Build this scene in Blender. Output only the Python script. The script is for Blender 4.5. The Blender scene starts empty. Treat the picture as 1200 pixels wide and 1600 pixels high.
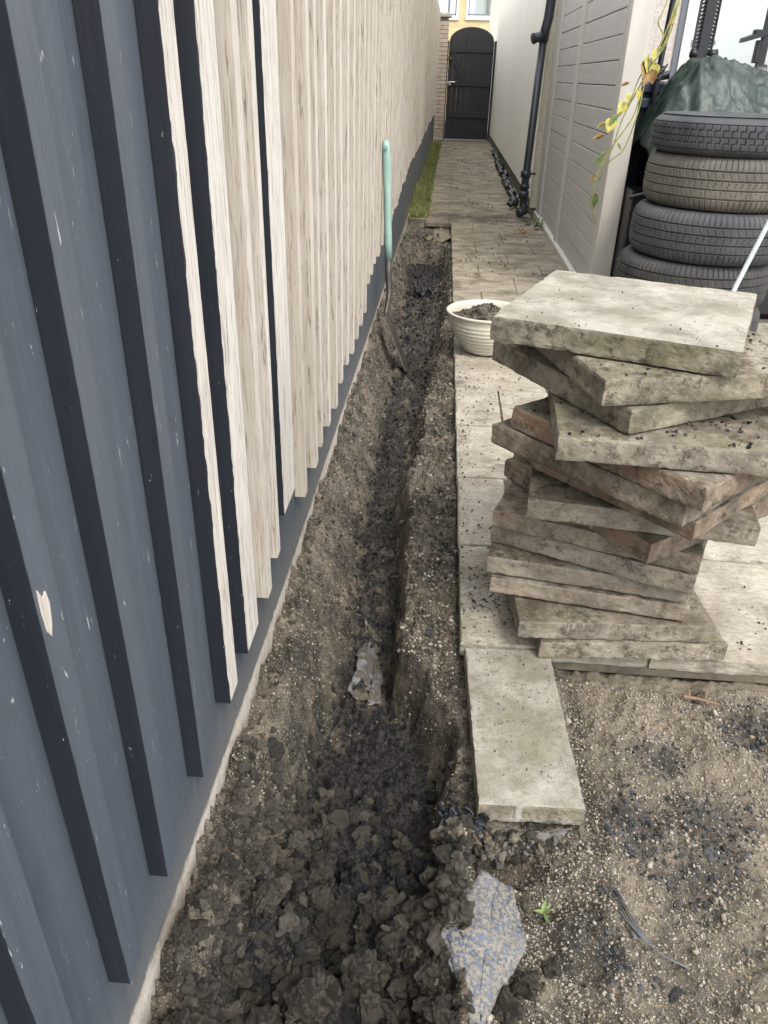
import bpy, math, random
import numpy as np
from mathutils import Vector, Matrix, Quaternion
C = bpy.context.scene.collection
R = math.radians
rnd = random.Random(7)
rng = np.random.default_rng(11)

# ------------------------------------------------------------------ camera
cam_d = bpy.data.cameras.new('camera'); cam = bpy.data.objects.new('camera', cam_d); C.objects.link(cam)
cam_d.sensor_fit = 'VERTICAL'; cam_d.angle_y = 2*math.atan(800/1196.0)
cam_d.clip_start = 0.02; cam_d.clip_end = 500
v1 = Vector((709-600, 800-124, -1196)); v2 = Vector((545-600, 800-2900, -1196))
Zc = (-v2).normalized(); Yc = (v1 - Zc*v1.dot(Zc)).normalized(); Xc = Yc.cross(Zc)
cam.matrix_world = Matrix.Translation((0, 0, 1.18)) @ Matrix((Xc, Yc, Zc)).to_4x4()
bpy.context.scene.camera = cam
# ------------------------------------------------------------------ sky and sun
SUN_EL, SUN_AZ = 54, 152           # azimuth clockwise from +Y : light comes from the right and behind
w = bpy.data.worlds.new('World'); bpy.context.scene.world = w; w.use_nodes = True
nt = w.node_tree; bg = nt.nodes['Background']
sk = nt.nodes.new('ShaderNodeTexSky'); sk.sky_type = 'NISHITA'; sk.sun_disc = False
sk.sun_elevation = R(SUN_EL); sk.sun_rotation = R(SUN_AZ); sk.dust_density = 3.0; sk.air_density = 1.0; sk.ozone_density = 1.0
hs = nt.nodes.new('ShaderNodeHueSaturation'); hs.inputs['Saturation'].default_value = 0.45
tc = nt.nodes.new('ShaderNodeTexCoord'); cn = nt.nodes.new('ShaderNodeTexNoise'); cn.inputs['Scale'].default_value = 2.2; cn.inputs['Detail'].default_value = 7
cr = nt.nodes.new('ShaderNodeValToRGB'); cr.color_ramp.elements[0].position = .40; cr.color_ramp.elements[1].position = .62
mx = nt.nodes.new('ShaderNodeMix'); mx.data_type = 'RGBA'; mx.inputs[7].default_value = (13.5, 13.8, 14.4, 1)
nt.links.new(tc.outputs['Generated'], cn.inputs['Vector']); nt.links.new(cn.outputs[0], cr.inputs[0]); nt.links.new(cr.outputs[0], mx.inputs[0])
nt.links.new(sk.outputs[0], hs.inputs['Color']); nt.links.new(hs.outputs[0], mx.inputs[6]); nt.links.new(mx.outputs[2], bg.inputs['Color'])
bg.inputs['Strength'].default_value = 0.15
sd = bpy.data.lights.new('sun', 'SUN'); sd.energy = 1.35; sd.angle = R(14); sd.color = (1, .95, .87)
so = bpy.data.objects.new('sun', sd); C.objects.link(so)
dirv = Vector((math.sin(R(SUN_AZ))*math.cos(R(SUN_EL)), math.cos(R(SUN_AZ))*math.cos(R(SUN_EL)), math.sin(R(SUN_EL))))
so.rotation_euler = dirv.to_track_quat('Z', 'Y').to_euler()
sc = bpy.context.scene
sc.view_settings.view_transform = 'Standard'; sc.view_settings.look = 'None'; sc.view_settings.gamma = 1
sc.view_settings.use_curve_mapping = False; sc.view_settings.exposure = 0.78
sc.render.engine = 'CYCLES'

# ------------------------------------------------------------------ helpers
def hsh(ix, iy, iz, s):
    n = (ix*374761393 + iy*668265263 + iz*2147483647 + s*974634777) & 0xffffffff
    n = ((n ^ (n >> 13))*1274126177) & 0xffffffff
    n = ((n ^ (n >> 16))*2246822519) & 0xffffffff
    return ((n ^ (n >> 15)) & 0xffffff)/float(0xffffff)
def vnoise(x, y, z=0, s=0):
    x = np.asarray(x, float); y = np.asarray(y, float); z = np.zeros_like(x)+z
    ix, iy, iz = (np.floor(a).astype(np.int64) for a in (x, y, z))
    fx, fy, fz = x-ix, y-iy, z-iz
    fx, fy, fz = (f*f*f*(f*(f*6-15)+10) for f in (fx, fy, fz))
    r = 0
    for a in (0, 1):
        for b in (0, 1):
            for c in (0, 1):
                r = r + hsh(ix+a, iy+b, iz+c, s)*(fx if a else 1-fx)*(fy if b else 1-fy)*(fz if c else 1-fz)
    return r*2-1
def fbm(x, y, z=0, s=0, o=4, g=.5):
    r = 0; a = 1; f = 1
    for k in range(o):
        r = r + a*vnoise(np.asarray(x)*f, np.asarray(y)*f, np.asarray(z)*f, s+k*17); a *= g; f *= 2.03
    return r
def sst(a, b, x):
    t = np.clip((x-a)/(b-a), 0, 1); return t*t*(3-2*t)

def mesh_np(name, V, F, mats, midx=None, smooth=False):
    me = bpy.data.meshes.new(name); V = np.asarray(V, np.float32); F = np.asarray(F, np.int32)
    me.vertices.add(len(V)); me.vertices.foreach_set('co', V.ravel())
    k = F.shape[1]; me.loops.add(F.size); me.loops.foreach_set('vertex_index', F.ravel())
    me.polygons.add(len(F)); me.polygons.foreach_set('loop_start', np.arange(len(F), dtype=np.int32)*k)
    try: me.polygons.foreach_set('loop_total', np.full(len(F), k, np.int32))
    except Exception: pass
    for m in (mats if isinstance(mats, (list, tuple)) else [mats]): me.materials.append(m)
    if midx is not None: me.polygons.foreach_set('material_index', np.asarray(midx, np.int32))
    me.update(calc_edges=True)
    me.polygons.foreach_set('use_smooth', np.full(len(F), bool(smooth)))
    me.validate()
    return me
def attr(me, name, vals):
    a = me.attributes.new(name, 'FLOAT', 'POINT'); a.data.foreach_set('value', np.asarray(vals, np.float32))
def link(name, me, parent=None, loc=None, rot=None):
    o = bpy.data.objects.new(name, me); C.objects.link(o)
    if parent is not None: o.parent = parent
    if loc is not None: o.location = loc
    if rot is not None: o.rotation_euler = rot
    return o
def tag(o, label=None, cat=None, group=None, kind=None):
    if label: o['label'] = label
    if cat: o['category'] = cat
    if group: o['group'] = group
    if kind: o['kind'] = kind
    return o
def thing(name, label, cat, loc=(0, 0, 0), rz=0, group=None, kind=None):
    o = bpy.data.objects.new(name, None); C.objects.link(o); o.location = loc; o.rotation_euler = (0, 0, rz)
    o.empty_display_size = .05
    return tag(o, label, cat, group, kind)

class MB:
    def __init__(s): s.v = []; s.f = []; s.m = []
    def quad(s, a, b, c, d, m=0):
        n = len(s.v); s.v += [a, b, c, d]; s.f.append((n, n+1, n+2, n+3)); s.m.append(m)
    def box(s, x0, x1, y0, y1, z0, z1, m=0, bev=0.0):
        if bev <= 0:
            n = len(s.v); s.v += [(x, y, z) for z in (z0, z1) for y in (y0, y1) for x in (x0, x1)]
            for f in ((0, 2, 3, 1), (4, 5, 7, 6), (0, 1, 5, 4), (2, 6, 7, 3), (0, 4, 6, 2), (1, 3, 7, 5)):
                s.f.append(tuple(n+i for i in f)); s.m.append(m)
        else:
            b = min(bev, (x1-x0)*.45, (y1-y0)*.45, (z1-z0)*.45); n = len(s.v)
            lo = (x0, y0, z0); hi = (x1, y1, z1); idx = {}
            for sx in (0, 1):
                for sy in (0, 1):
                    for sz in (0, 1):
                        for ax in range(3):
                            p = []
                            for k, q in enumerate((sx, sy, sz)):
                                full = hi[k] if q else lo[k]; ins = full-b if q else full+b
                                p.append(full if k == ax else ins)
                            idx[(sx, sy, sz, ax)] = len(s.v); s.v.append(tuple(p))
            def add(l): s.f.append(tuple(l)); s.m.append(m)
            cyc = ((0, 0), (1, 0), (1, 1), (0, 1))
            for ax in range(3):
                o2 = [k for k in range(3) if k != ax]
                for q in (0, 1):
                    l = []
                    for a, c in cyc:
                        key = [0, 0, 0]; key[ax] = q; key[o2[0]] = a; key[o2[1]] = c; l.append(idx[(*key, ax)])
                    flip = (ax == 1) ^ (q == 0)
                    add(l[::-1] if flip else l)
            for ax in range(3):           # edges run along ax
                o2 = [k for k in range(3) if k != ax]
                for a in (0, 1):
                    for c in (0, 1):
                        k0 = [0, 0, 0]; k1 = [0, 0, 0]; k1[ax] = 1
                        for k in (k0, k1): k[o2[0]] = a; k[o2[1]] = c
                        add([idx[(*k0, o2[0])], idx[(*k1, o2[0])], idx[(*k1, o2[1])], idx[(*k0, o2[1])]])
            for sx in (0, 1):
                for sy in (0, 1):
                    for sz in (0, 1): add([idx[(sx, sy, sz, 0)], idx[(sx, sy, sz, 1)], idx[(sx, sy, sz, 2)]])
        return s
    def tube(s, pts, rad, n=10, m=0, cap=True):
        pts = [Vector(p) for p in pts]; rads = rad if isinstance(rad, (list, tuple)) else [rad]*len(pts)
        base = len(s.v); up = Vector((0.13, .21, .97)); prev = None
        for i, p in enumerate(pts):
            t = (pts[min(i+1, len(pts)-1)]-pts[max(i-1, 0)]).normalized()
            a = t.cross(up if prev is None else prev)
            if prev is None:
                if a.length < .05: a = t.cross(Vector((1, 0, 0)))
                a.normalize(); b = t.cross(a).normalized()
            else:
                b = (prev - t*prev.dot(t)).normalized(); a = b.cross(t).normalized()
            prev = b
            for k in range(n):
                an = 2*math.pi*k/n; s.v.append(tuple(p+(a*math.cos(an)+b*math.sin(an))*rads[i]))
        for i in range(len(pts)-1):
            for k in range(n):
                k2 = (k+1) % n
                s.f.append((base+i*n+k, base+i*n+k2, base+(i+1)*n+k2, base+(i+1)*n+k)); s.m.append(m)
        if cap:
            s.f.append(tuple(base+k for k in range(n))[::-1]); s.m.append(m)
            e = base+(len(pts)-1)*n; s.f.append(tuple(e+k for k in range(n))); s.m.append(m)
        return s
    def prism(s, poly, ax, lo, hi, m=0):   # poly in the two other axes
        n = len(s.v); k = len(poly)
        for d in (lo, hi):
            for (a, b) in poly:
                s.v.append({'x': (d, a, b), 'y': (a, d, b), 'z': (a, b, d)}[ax])
        s.f.append(tuple(range(n, n+k))[::-1]); s.m.append(m); s.f.append(tuple(range(n+k, n+2*k))); s.m.append(m)
        for i in range(k):
            j = (i+1) % k; s.f.append((n+i, n+j, n+k+j, n+k+i)); s.m.append(m)
        return s
    def mesh(s, name, mats, smooth=False):
        import bmesh
        me = bpy.data.meshes.new(name); me.from_pydata(s.v, [], s.f)
        for mm in (mats if isinstance(mats, (list, tuple)) else [mats]): me.materials.append(mm)
        me.polygons.foreach_set('material_index', s.m)
        bm = bmesh.new(); bm.from_mesh(me); bmesh.ops.recalc_face_normals(bm, faces=bm.faces); bm.to_mesh(me); bm.free()
        if smooth: me.polygons.foreach_set('use_smooth', [True]*len(me.polygons))
        me.update(); return me
    def build(s, name, mats, parent=None, smooth=False, **k):
        return link(name, s.mesh(name, mats, smooth), parent, **k)

# ------------------------------------------------------------------ materials
class G:
    def __init__(s, name):
        s.m = bpy.data.materials.new(name); s.m.use_nodes = True; s.t = s.m.node_tree
        s.b = s.t.nodes['Principled BSDF']; s.co = s.t.nodes.new('ShaderNodeTexCoord'); s.h = None
    def n(s, ty, **kw):
        x = s.t.nodes.new(ty)
        for k, v in kw.items():
            if hasattr(x, k): setattr(x, k, v)
        return x
    def L(s, a, b): s.t.links.new(a, b)
    def vec(s, scale=(1, 1, 1), src='Object', rnd_off=True):
        mp = s.n('ShaderNodeMapping'); mp.inputs['Scale'].default_value = scale; s.L(s.co.outputs[src], mp.inputs[0])
        if rnd_off:
            oi = s.n('ShaderNodeObjectInfo'); mu = s.n('ShaderNodeMath', operation='MULTIPLY'); mu.inputs[1].default_value = 37.0
            s.L(oi.outputs['Random'], mu.inputs[0]); s.L(mu.outputs[0], mp.inputs['Location'])
        return mp.outputs[0]
    def noise(s, scale, detail=5, rough=.6, vec=None, dist=0):
        x = s.n('ShaderNodeTexNoise'); x.inputs['Scale'].default_value = scale; x.inputs['Detail'].default_value = detail
        x.inputs['Roughness'].default_value = rough; x.inputs['Distortion'].default_value = dist
        s.L(vec if vec is not None else s.vec(), x.inputs['Vector']); return x.outputs[0]
    def vor(s, scale, vec=None, out='Distance', feature='F1', rand=1):
        x = s.n('ShaderNodeTexVoronoi'); x.feature = feature; x.inputs['Scale'].default_value = scale
        s.L(vec if vec is not None else s.vec(), x.inputs['Vector']); return x.outputs[out]
    def ramp(s, f, a, b, ca=(0, 0, 0), cb=(1, 1, 1)):
        x = s.n('ShaderNodeValToRGB'); e = x.color_ramp.elements
        if a > b: a, b, ca, cb = b, a, cb, ca
        e[0].position = a; e[1].position = b; e[0].color = (*ca, 1); e[1].color = (*cb, 1); s.L(f, x.inputs[0]); return x.outputs[0]
    def mix(s, f, a, b, mode='MIX'):
        x = s.n('ShaderNodeMix'); x.data_type = 'RGBA'; x.blend_type = mode
        for i, v in ((0, f), (6, a), (7, b)):
            if isinstance(v, (int, float)): x.inputs[i].default_value = v if i == 0 else (v, v, v, 1)
            elif isinstance(v, tuple): x.inputs[i].default_value = (*v, 1)
            else: s.L(v, x.inputs[i])
        return x.outputs[2]
    def math(s, op, a, b=0.0):
        x = s.n('ShaderNodeMath', operation=op)
        for i, v in ((0, a), (1, b)):
            if isinstance(v, (int, float)): x.inputs[i].default_value = v
            else: s.L(v, x.inputs[i])
        return x.outputs[0]
    def attr(s, name):
        x = s.n('ShaderNodeAttribute', attribute_name=name); return x.outputs['Fac']
    def sep(s, src='Object'):
        x = s.n('ShaderNodeSeparateXYZ'); s.L(s.co.outputs[src], x.inputs[0]); return x.outputs
    def island(s): return s.n('ShaderNodeNewGeometry').outputs['Random Per Island']
    def orand(s): return s.n('ShaderNodeObjectInfo').outputs['Random']
    def bump(s, h, strength=.5, dist=.002):
        x = s.n('ShaderNodeBump'); x.inputs['Strength'].default_value = strength; x.inputs['Distance'].default_value = dist
        s.L(h, x.inputs['Height'])
        if s.h is not None: s.L(s.h, x.inputs['Normal'])
        s.h = x.outputs[0]; s.L(s.h, s.b.inputs['Normal']); return s
    def done(s, col, rough=.8, metal=0, spec=.5, coat=0):
        if isinstance(col, tuple): s.b.inputs['Base Color'].default_value = (*col, 1)
        else: s.L(col, s.b.inputs['Base Color'])
        if isinstance(rough, (int, float)): s.b.inputs['Roughness'].default_value = rough
        else: s.L(rough, s.b.inputs['Roughness'])
        s.b.inputs['Metallic'].default_value = metal; s.b.inputs['Specular IOR Level'].default_value = spec
        s.b.inputs['Coat Weight'].default_value = coat
        return s.m

def soil_mat():
    g = G('soil'); v = g.vec(rnd_off=False)
    c = g.mix(g.ramp(g.noise(9, 6, .65, v), .42, .62), (.065, .060, .044), (.235, .195, .145))
    c = g.mix(g.ramp(g.noise(75, 5, .75, v), .42, .56), g.mix(.55, c, (.03, .026, .022)), c)
    coal_void = g.math('ADD', g.attr('coal_void'), g.math('MULTIPLY', g.math('SUBTRACT', g.noise(16, 6, .7, v), .5), 1.6))
    c = g.mix(g.ramp(coal_void, .42, .72), c, g.mix(g.ramp(g.noise(90, 3, .6, v), .4, .65), (.014, .014, .017), (.065, .058, .050)))
    gr = g.vor(330, v); rc = g.vor(330, v, 'Color')
    sp = g.math('MULTIPLY', g.ramp(gr, .42, .3), g.ramp(rc, .62, .7))
    c = g.mix(g.math('MULTIPLY', sp, g.math('SUBTRACT', 1.0, g.math('MULTIPLY', g.ramp(coal_void, .3, .7), .8))), c, g.mix(rc, (.30, .26, .20), (.42, .40, .36)))
    c = g.mix(g.ramp(g.attr('sand'), .1, .9), c, g.mix(g.noise(70, 4, .7, v), (.14, .115, .085), (.40, .345, .26)))
    g.bump(g.noise(45, 6, .75, v), .9, .012); g.bump(g.noise(190, 5, .75, v), .9, .004)
    return g.done(c, g.ramp(coal_void, .3, .8, (.95,)*3, (.72,)*3), spec=.3)
SOIL = soil_mat()
def clod_mat(name, a, b, rough=.9, bs=160):
    g = G(name); v = g.vec(rnd_off=False)
    c = g.mix(g.island(), a, b)
    c = g.mix(g.ramp(g.noise(bs*.6, 5, .7, v), .3, .75), g.mix(.5, c, (.015, .014, .014)), c)
    g.bump(g.noise(bs*.5, 6, .78, v), .9, .006); g.bump(g.noise(bs*2, 4, .75, v), .9, .002)
    return g.done(c, rough, spec=.3)
CLOD = clod_mat('clay_clod', (.045, .040, .033), (.165, .145, .115))
COAL = clod_mat('black_crumb', (.012, .013, .017), (.05, .048, .046), .75)
TANC = clod_mat('sandy_crumb', (.11, .088, .062), (.36, .305, .225))
def gravel_mat():
    g = G('gravel'); x = g.n('ShaderNodeValToRGB'); x.color_ramp.interpolation = 'CONSTANT'
    cols = [(0, (.30, .25, .185)), (.2, (.42, .37, .29)), (.4, (.19, .165, .13)), (.55, (.43, .39, .32)), (.68, (.13, .13, .135)), (.82, (.34, .27, .18)), (.93, (.50, .47, .41))]
    e = x.color_ramp.elements
    e[0].position = 0; e[0].color = (*cols[0][1], 1); e[1].position = .2; e[1].color = (*cols[1][1], 1)
    for p, c in cols[2:]: q = e.new(p); q.color = (*c, 1)
    g.L(g.island(), x.inputs[0])
    v = g.vec(rnd_off=False)
    c = g.mix(g.ramp(g.noise(150, 3, .6, v), .3, .8), g.mix(.5, x.outputs[0], (.10, .085, .065)), x.outputs[0])
    return g.done(c, .85, spec=.3)
GRAVEL = gravel_mat()
SLATE = clod_mat('slate_chip', (.05, .053, .060), (.19, .195, .205), .85)
def paving_mat():
    g = G('riven_paving'); v = g.vec(rnd_off=False); vs = g.vec((1, 1.9, 1), rnd_off=False)
    oi = g.orand()
    base = g.mix(g.ramp(g.noise(7, 6, .65, v), .39, .62), (.29, .258, .205), (.48, .445, .37))
    base = g.mix(g.math('MULTIPLY', oi, .3), base, (.43, .37, .27))
    base = g.mix(g.ramp(g.noise(46, 5, .7, vs), .33, .6, (1,)*3, (0,)*3), base, g.mix(.5, base, (.17, .145, .11)))
    y = g.sep()[1]
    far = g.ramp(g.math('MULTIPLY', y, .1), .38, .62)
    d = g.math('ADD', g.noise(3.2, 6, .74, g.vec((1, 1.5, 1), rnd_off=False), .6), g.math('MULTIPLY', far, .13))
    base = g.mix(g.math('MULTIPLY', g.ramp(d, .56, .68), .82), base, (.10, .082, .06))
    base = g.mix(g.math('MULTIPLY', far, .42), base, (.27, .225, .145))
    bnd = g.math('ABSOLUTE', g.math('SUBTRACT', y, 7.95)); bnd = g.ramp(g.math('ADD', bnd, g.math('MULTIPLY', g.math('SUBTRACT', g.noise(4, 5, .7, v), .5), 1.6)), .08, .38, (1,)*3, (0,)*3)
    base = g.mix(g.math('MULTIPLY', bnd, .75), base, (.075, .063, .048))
    pits = g.math('MULTIPLY', g.ramp(g.vor(190, v), .3, .14), g.ramp(g.noise(9, 4, .6, v), .52, .62))
    base = g.mix(g.math('MULTIPLY', pits, .55), base, (.10, .085, .065))
    g.bump(g.noise(26, 7, .7, g.vec((1, 2.6, 1), rnd_off=False)), .8, .008); g.bump(g.noise(260, 4, .7, v), .6, .0015)
    return g.done(base, .88, spec=.3)
PAVE = paving_mat()
def slab_mats():
    g = G('slab_face'); v = g.vec()
    c = g.mix(g.ramp(g.noise(8, 6, .65, v), .39, .61), (.23, .21, .165), (.40, .38, .32))
    c = g.mix(g.math('MULTIPLY', g.ramp(g.noise(5, 5, .7, v, .5), .52, .7), .55), c, (.29, .28, .19))
    c = g.mix(g.math('MULTIPLY', g.ramp(g.noise(30, 6, .75, v), .52, .66), .55), c, (.17, .14, .10))
    k = g.math('MULTIPLY', g.ramp(g.vor(170, v), .34, .18), g.ramp(g.vor(170, v, 'Color'), .5, .6))
    c = g.mix(g.math('MULTIPLY', g.math('MULTIPLY', k, .8), g.ramp(g.noise(11, 4, .7, v), .46, .58)), c, (.10, .08, .06))
    g.bump(g.noise(50, 7, .75, v), .8, .005); g.bump(g.noise(300, 4, .7, v), .8, .0016)
    top = g.done(c, .9, spec=.3)
    g = G('slab_underside_dirty'); v = g.vec()
    c = g.mix(g.ramp(g.noise(9, 6, .7, v), .39, .61), (.11, .085, .060), (.37, .315, .24))
    c = g.mix(g.math('MULTIPLY', g.ramp(g.noise(6, 5, .7, g.vec((1, 1, 3))), .54, .68), .7), c, (.25, .135, .075))
    c = g.mix(g.math('MULTIPLY', g.ramp(g.noise(7.7, 5, .7, g.vec((1.3, 1, 2))), .56, .7), .6), c, (.15, .165, .07))
    c = g.mix(g.math('MULTIPLY', g.orand(), .4), c, (.33, .30, .25))
    c = g.mix(g.math('MULTIPLY', g.ramp(g.noise(26, 7, .75, v), .5, .68), .8), c, (.075, .06, .045))
    k = g.math('MULTIPLY', g.ramp(g.vor(420, v), .4, .25), g.ramp(g.vor(420, v, 'Color'), .6, .7))
    c = g.mix(g.math('MULTIPLY', k, .7), c, (.44, .40, .33))
    g.bump(g.noise(120, 7, .8, v), .8, .003); g.bump(g.noise(350, 4, .7, v), .7, .0015)
    side = g.done(c, .95, spec=.2); outs = [side]
    for nm, a_, b_, st in (('slab_side_orange', (.15, .112, .080), (.33, .27, .205), (.29, .18, .115)), ('slab_side_pale', (.19, .165, .13), (.38, .335, .265), (.21, .185, .12)), ('slab_side_mossy', (.15, .132, .098), (.335, .298, .225), (.165, .150, .085))):
        g = G(nm); v = g.vec()
        c = g.mix(g.ramp(g.noise(14, 6, .7, v), .39, .61), a_, b_)
        c = g.mix(g.math('MULTIPLY', g.ramp(g.noise(7, 5, .7, g.vec((1, 1, 2.5))), .5, .62), .7), c, st)
        c = g.mix(g.math('MULTIPLY', g.ramp(g.noise(30, 7, .78, v), .52, .62), .85), c, (.075, .06, .045))
        c = g.mix(g.math('MULTIPLY', g.ramp(g.noise(18, 3, .6, g.vec((1, 1, .15))), .66, .69), .6), c, (.55, .53, .47))
        k = g.math('MULTIPLY', g.ramp(g.vor(420, v), .4, .25), g.ramp(g.vor(420, v, 'Color'), .6, .7))
        c = g.mix(g.math('MULTIPLY', k, .6), c, (.44, .40, .33))
        g.bump(g.noise(120, 6, .8, v), .8, .003); g.bump(g.noise(400, 4, .7, v), .7, .0015); outs.append(g.done(c, .95, spec=.2))
    return top, outs
SLAB_TOP, SLAB_SIDES = slab_mats(); SLAB_SIDE = SLAB_SIDES[2]
g = G('slab_face_soiled'); v = g.vec()
c = g.mix(g.ramp(g.noise(9, 6, .7, v), .39, .61), (.15, .125, .092), (.37, .33, .26))
c = g.mix(g.math('MULTIPLY', g.ramp(g.noise(6, 5, .7, v, .5), .5, .66), .6), c, (.185, .185, .10))
c = g.mix(g.ramp(g.noise(22, 7, .78, v), .47, .62), c, (.095, .075, .052))
g.bump(g.noise(50, 7, .78, v), .9, .006); g.bump(g.noise(300, 4, .7, v), .8, .002)
SLAB_SOIL = g.done(c, .95, spec=.2)
def rawwood(name, ca, cb, cc):
    g = G(name); v = g.vec((1, 1, .045)); vf = g.vec((1, 1, 1))
    c = g.mix(g.ramp(g.noise(130, 6, .7, v, .3), .3, .7), ca, cb)
    c = g.mix(g.math('MULTIPLY', g.ramp(g.noise(330, 4, .7, g.vec((1, 1, .03))), .54, .62), .7), c, cc)
    c = g.mix(g.math('MULTIPLY', g.ramp(g.noise(90, 3, .8, g.vec((1, 1, .06))), .60, .64), .8), c, (.14, .11, .085))
    c = g.mix(g.math('MULTIPLY', g.orand(), .45), c, (.43, .36, .275))
    c = g.mix(g.math('MULTIPLY', g.ramp(g.noise(14, 5, .7, g.vec((1, 1, .25))), .58, .72), .35), c, (.33, .31, .29))
    saw = g.n('ShaderNodeTexWave'); saw.bands_direction = 'Z'; saw.inputs['Scale'].default_value = 70; saw.inputs['Distortion'].default_value = 2.5; g.L(vf, saw.inputs[0])
    c = g.mix(g.math('MULTIPLY', saw.outputs[0], .06), c, (.30, .26, .2))
    g.bump(g.noise(190, 5, .7, v), .7, .002); g.bump(g.noise(420, 3, .7, vf), .4, .0008)
    return g.done(c, .85, spec=.25)
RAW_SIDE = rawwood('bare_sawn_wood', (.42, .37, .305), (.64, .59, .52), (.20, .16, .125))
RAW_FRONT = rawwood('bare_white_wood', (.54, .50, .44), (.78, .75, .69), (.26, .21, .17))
def paint(name, col, worn, amt=.5, rough=.42):
    g = G(name); v = g.vec((1, 1, .06)); vf = g.vec()
    c = g.mix(g.math('MULTIPLY', g.ramp(g.noise(60, 6, .7, v), .35, .8), .5), col, worn)
    ch = g.math('MULTIPLY', g.ramp(g.noise(120, 3, .8, g.vec((1, 1, .3))), .70, .72), amt)
    c = g.mix(ch, c, (.42, .40, .36))
    g.bump(g.noise(110, 5, .7, v), .35, .0015); g.bump(g.noise(6, 4, .6, g.vec((1, 1, .3))), .2, .01)
    return g, c, rough
g, c, r_ = paint('batten_paint_shaded', (.015, .018, .025), (.03, .034, .041), .8); PAINT_SHADED = g.done(c, .5, spec=.4)  # one paint with the boards; shade of batten sides put into its colour
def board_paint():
    g = G('board_paint_lit'); v = g.vec((1, 1, .05), rnd_off=False); vf = g.vec(rnd_off=False)
    c = g.mix(g.ramp(g.noise(30, 6, .7, v), .34, .68), (.078, .092, .113), (.099, .115, .139))  # same paint as the batten sides, lightened for sky sheen on these faces
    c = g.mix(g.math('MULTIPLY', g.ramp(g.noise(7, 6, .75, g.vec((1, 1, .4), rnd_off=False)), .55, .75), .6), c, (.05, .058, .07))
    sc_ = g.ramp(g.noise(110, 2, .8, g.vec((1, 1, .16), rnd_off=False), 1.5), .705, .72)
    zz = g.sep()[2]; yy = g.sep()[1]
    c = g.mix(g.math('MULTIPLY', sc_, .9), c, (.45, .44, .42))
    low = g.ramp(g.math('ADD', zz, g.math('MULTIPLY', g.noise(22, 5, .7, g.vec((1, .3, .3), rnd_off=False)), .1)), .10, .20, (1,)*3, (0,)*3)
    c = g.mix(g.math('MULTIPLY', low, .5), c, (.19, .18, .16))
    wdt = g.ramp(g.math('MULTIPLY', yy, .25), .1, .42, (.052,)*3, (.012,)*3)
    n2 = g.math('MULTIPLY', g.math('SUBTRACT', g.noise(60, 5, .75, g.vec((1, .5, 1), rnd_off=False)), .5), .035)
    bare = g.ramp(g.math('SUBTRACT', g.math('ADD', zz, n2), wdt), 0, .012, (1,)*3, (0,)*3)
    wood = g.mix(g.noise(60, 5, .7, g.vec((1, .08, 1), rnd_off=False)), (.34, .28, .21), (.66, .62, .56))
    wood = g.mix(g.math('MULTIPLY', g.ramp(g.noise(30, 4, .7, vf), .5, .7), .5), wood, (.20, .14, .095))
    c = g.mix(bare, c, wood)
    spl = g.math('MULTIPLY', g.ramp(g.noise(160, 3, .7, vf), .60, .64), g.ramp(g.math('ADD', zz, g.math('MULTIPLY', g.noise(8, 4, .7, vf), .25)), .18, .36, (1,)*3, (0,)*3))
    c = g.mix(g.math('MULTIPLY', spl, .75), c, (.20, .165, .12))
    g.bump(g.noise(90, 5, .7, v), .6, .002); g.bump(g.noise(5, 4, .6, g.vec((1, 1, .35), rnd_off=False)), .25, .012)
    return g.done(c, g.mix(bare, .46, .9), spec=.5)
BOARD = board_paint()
def simple(name, col, rough=.5, metal=0, spec=.5, nscale=None, col2=None, bump=0, bscale=80, bd=.002, vs=(1, 1, 1)):
    g = G(name); c = col
    if col2: c = g.mix(g.ramp(g.noise(nscale or 12, 6, .7, g.vec(vs)), .35, .7), col, col2)
    if bump: g.bump(g.noise(bscale, 5, .7, g.vec(vs)), bump, bd)
    return g.done(c, rough, metal, spec)
GATE = simple('black_gate_wood', (.018, .019, .023), .6, nscale=40, col2=(.032, .032, .036), bump=.5, bscale=90, vs=(1, 1, .08))
RENDER = simple('cream_smooth_render', (.79, .75, .65), .85, nscale=1.6, col2=(.85, .81, .70), bump=.3, bscale=25, bd=.004)
def rough_render(name, a, b):
    g = G(name); v = g.vec(rnd_off=False)
    c = g.mix(g.ramp(g.noise(40, 5, .7, v), .39, .61), a, b)
    g.bump(g.vor(150, v), .6, .003); g.bump(g.noise(150, 4, .7, v), .6, .003)
    return g.done(c, .92, spec=.2)
DASH = rough_render('pebble_dash_render', (.56, .50, .45), (.70, .65, .60))
DASHY = rough_render('cream_textured_render', (.58, .53, .40), (.70, .66, .55))
ALU = simple('grey_plinth', (.22, .20, .16), .8, nscale=9, col2=(.13, .13, .07))
TIMB = simple('taupe_painted_timber', (.47, .445, .405), .6, nscale=30, col2=(.54, .515, .47), bump=.35, bscale=70, vs=(1, .08, 1))
TIMBP = simple('taupe_painted_post', (.52, .485, .43), .6, nscale=20, col2=(.57, .54, .48), bump=.3, bscale=70, vs=(1, 1, .08))
PIPE = simple('black_plastic_pipe', (.022, .026, .033), .35, nscale=14, col2=(.035, .04, .048))
BLACK = simple('black_steel', (.010, .011, .014), .42, nscale=20, col2=(.022, .023, .027))
BLKPL = simple('black_plastic', (.010, .010, .012), .45, nscale=30, col2=(.02, .02, .022), bump=.3, bscale=40)
NAVY = simple('navy_plastic', (.025, .034, .055), .5, nscale=8, col2=(.04, .05, .075))
WFRAME = simple('white_upvc', (.74, .74, .72), .4)
GFRAME = simple('grey_window_frame', (.16, .175, .20), .5)
MORTAR = simple('mortar', (.30, .275, .235), .95, nscale=40, col2=(.22, .20, .17))
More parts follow.
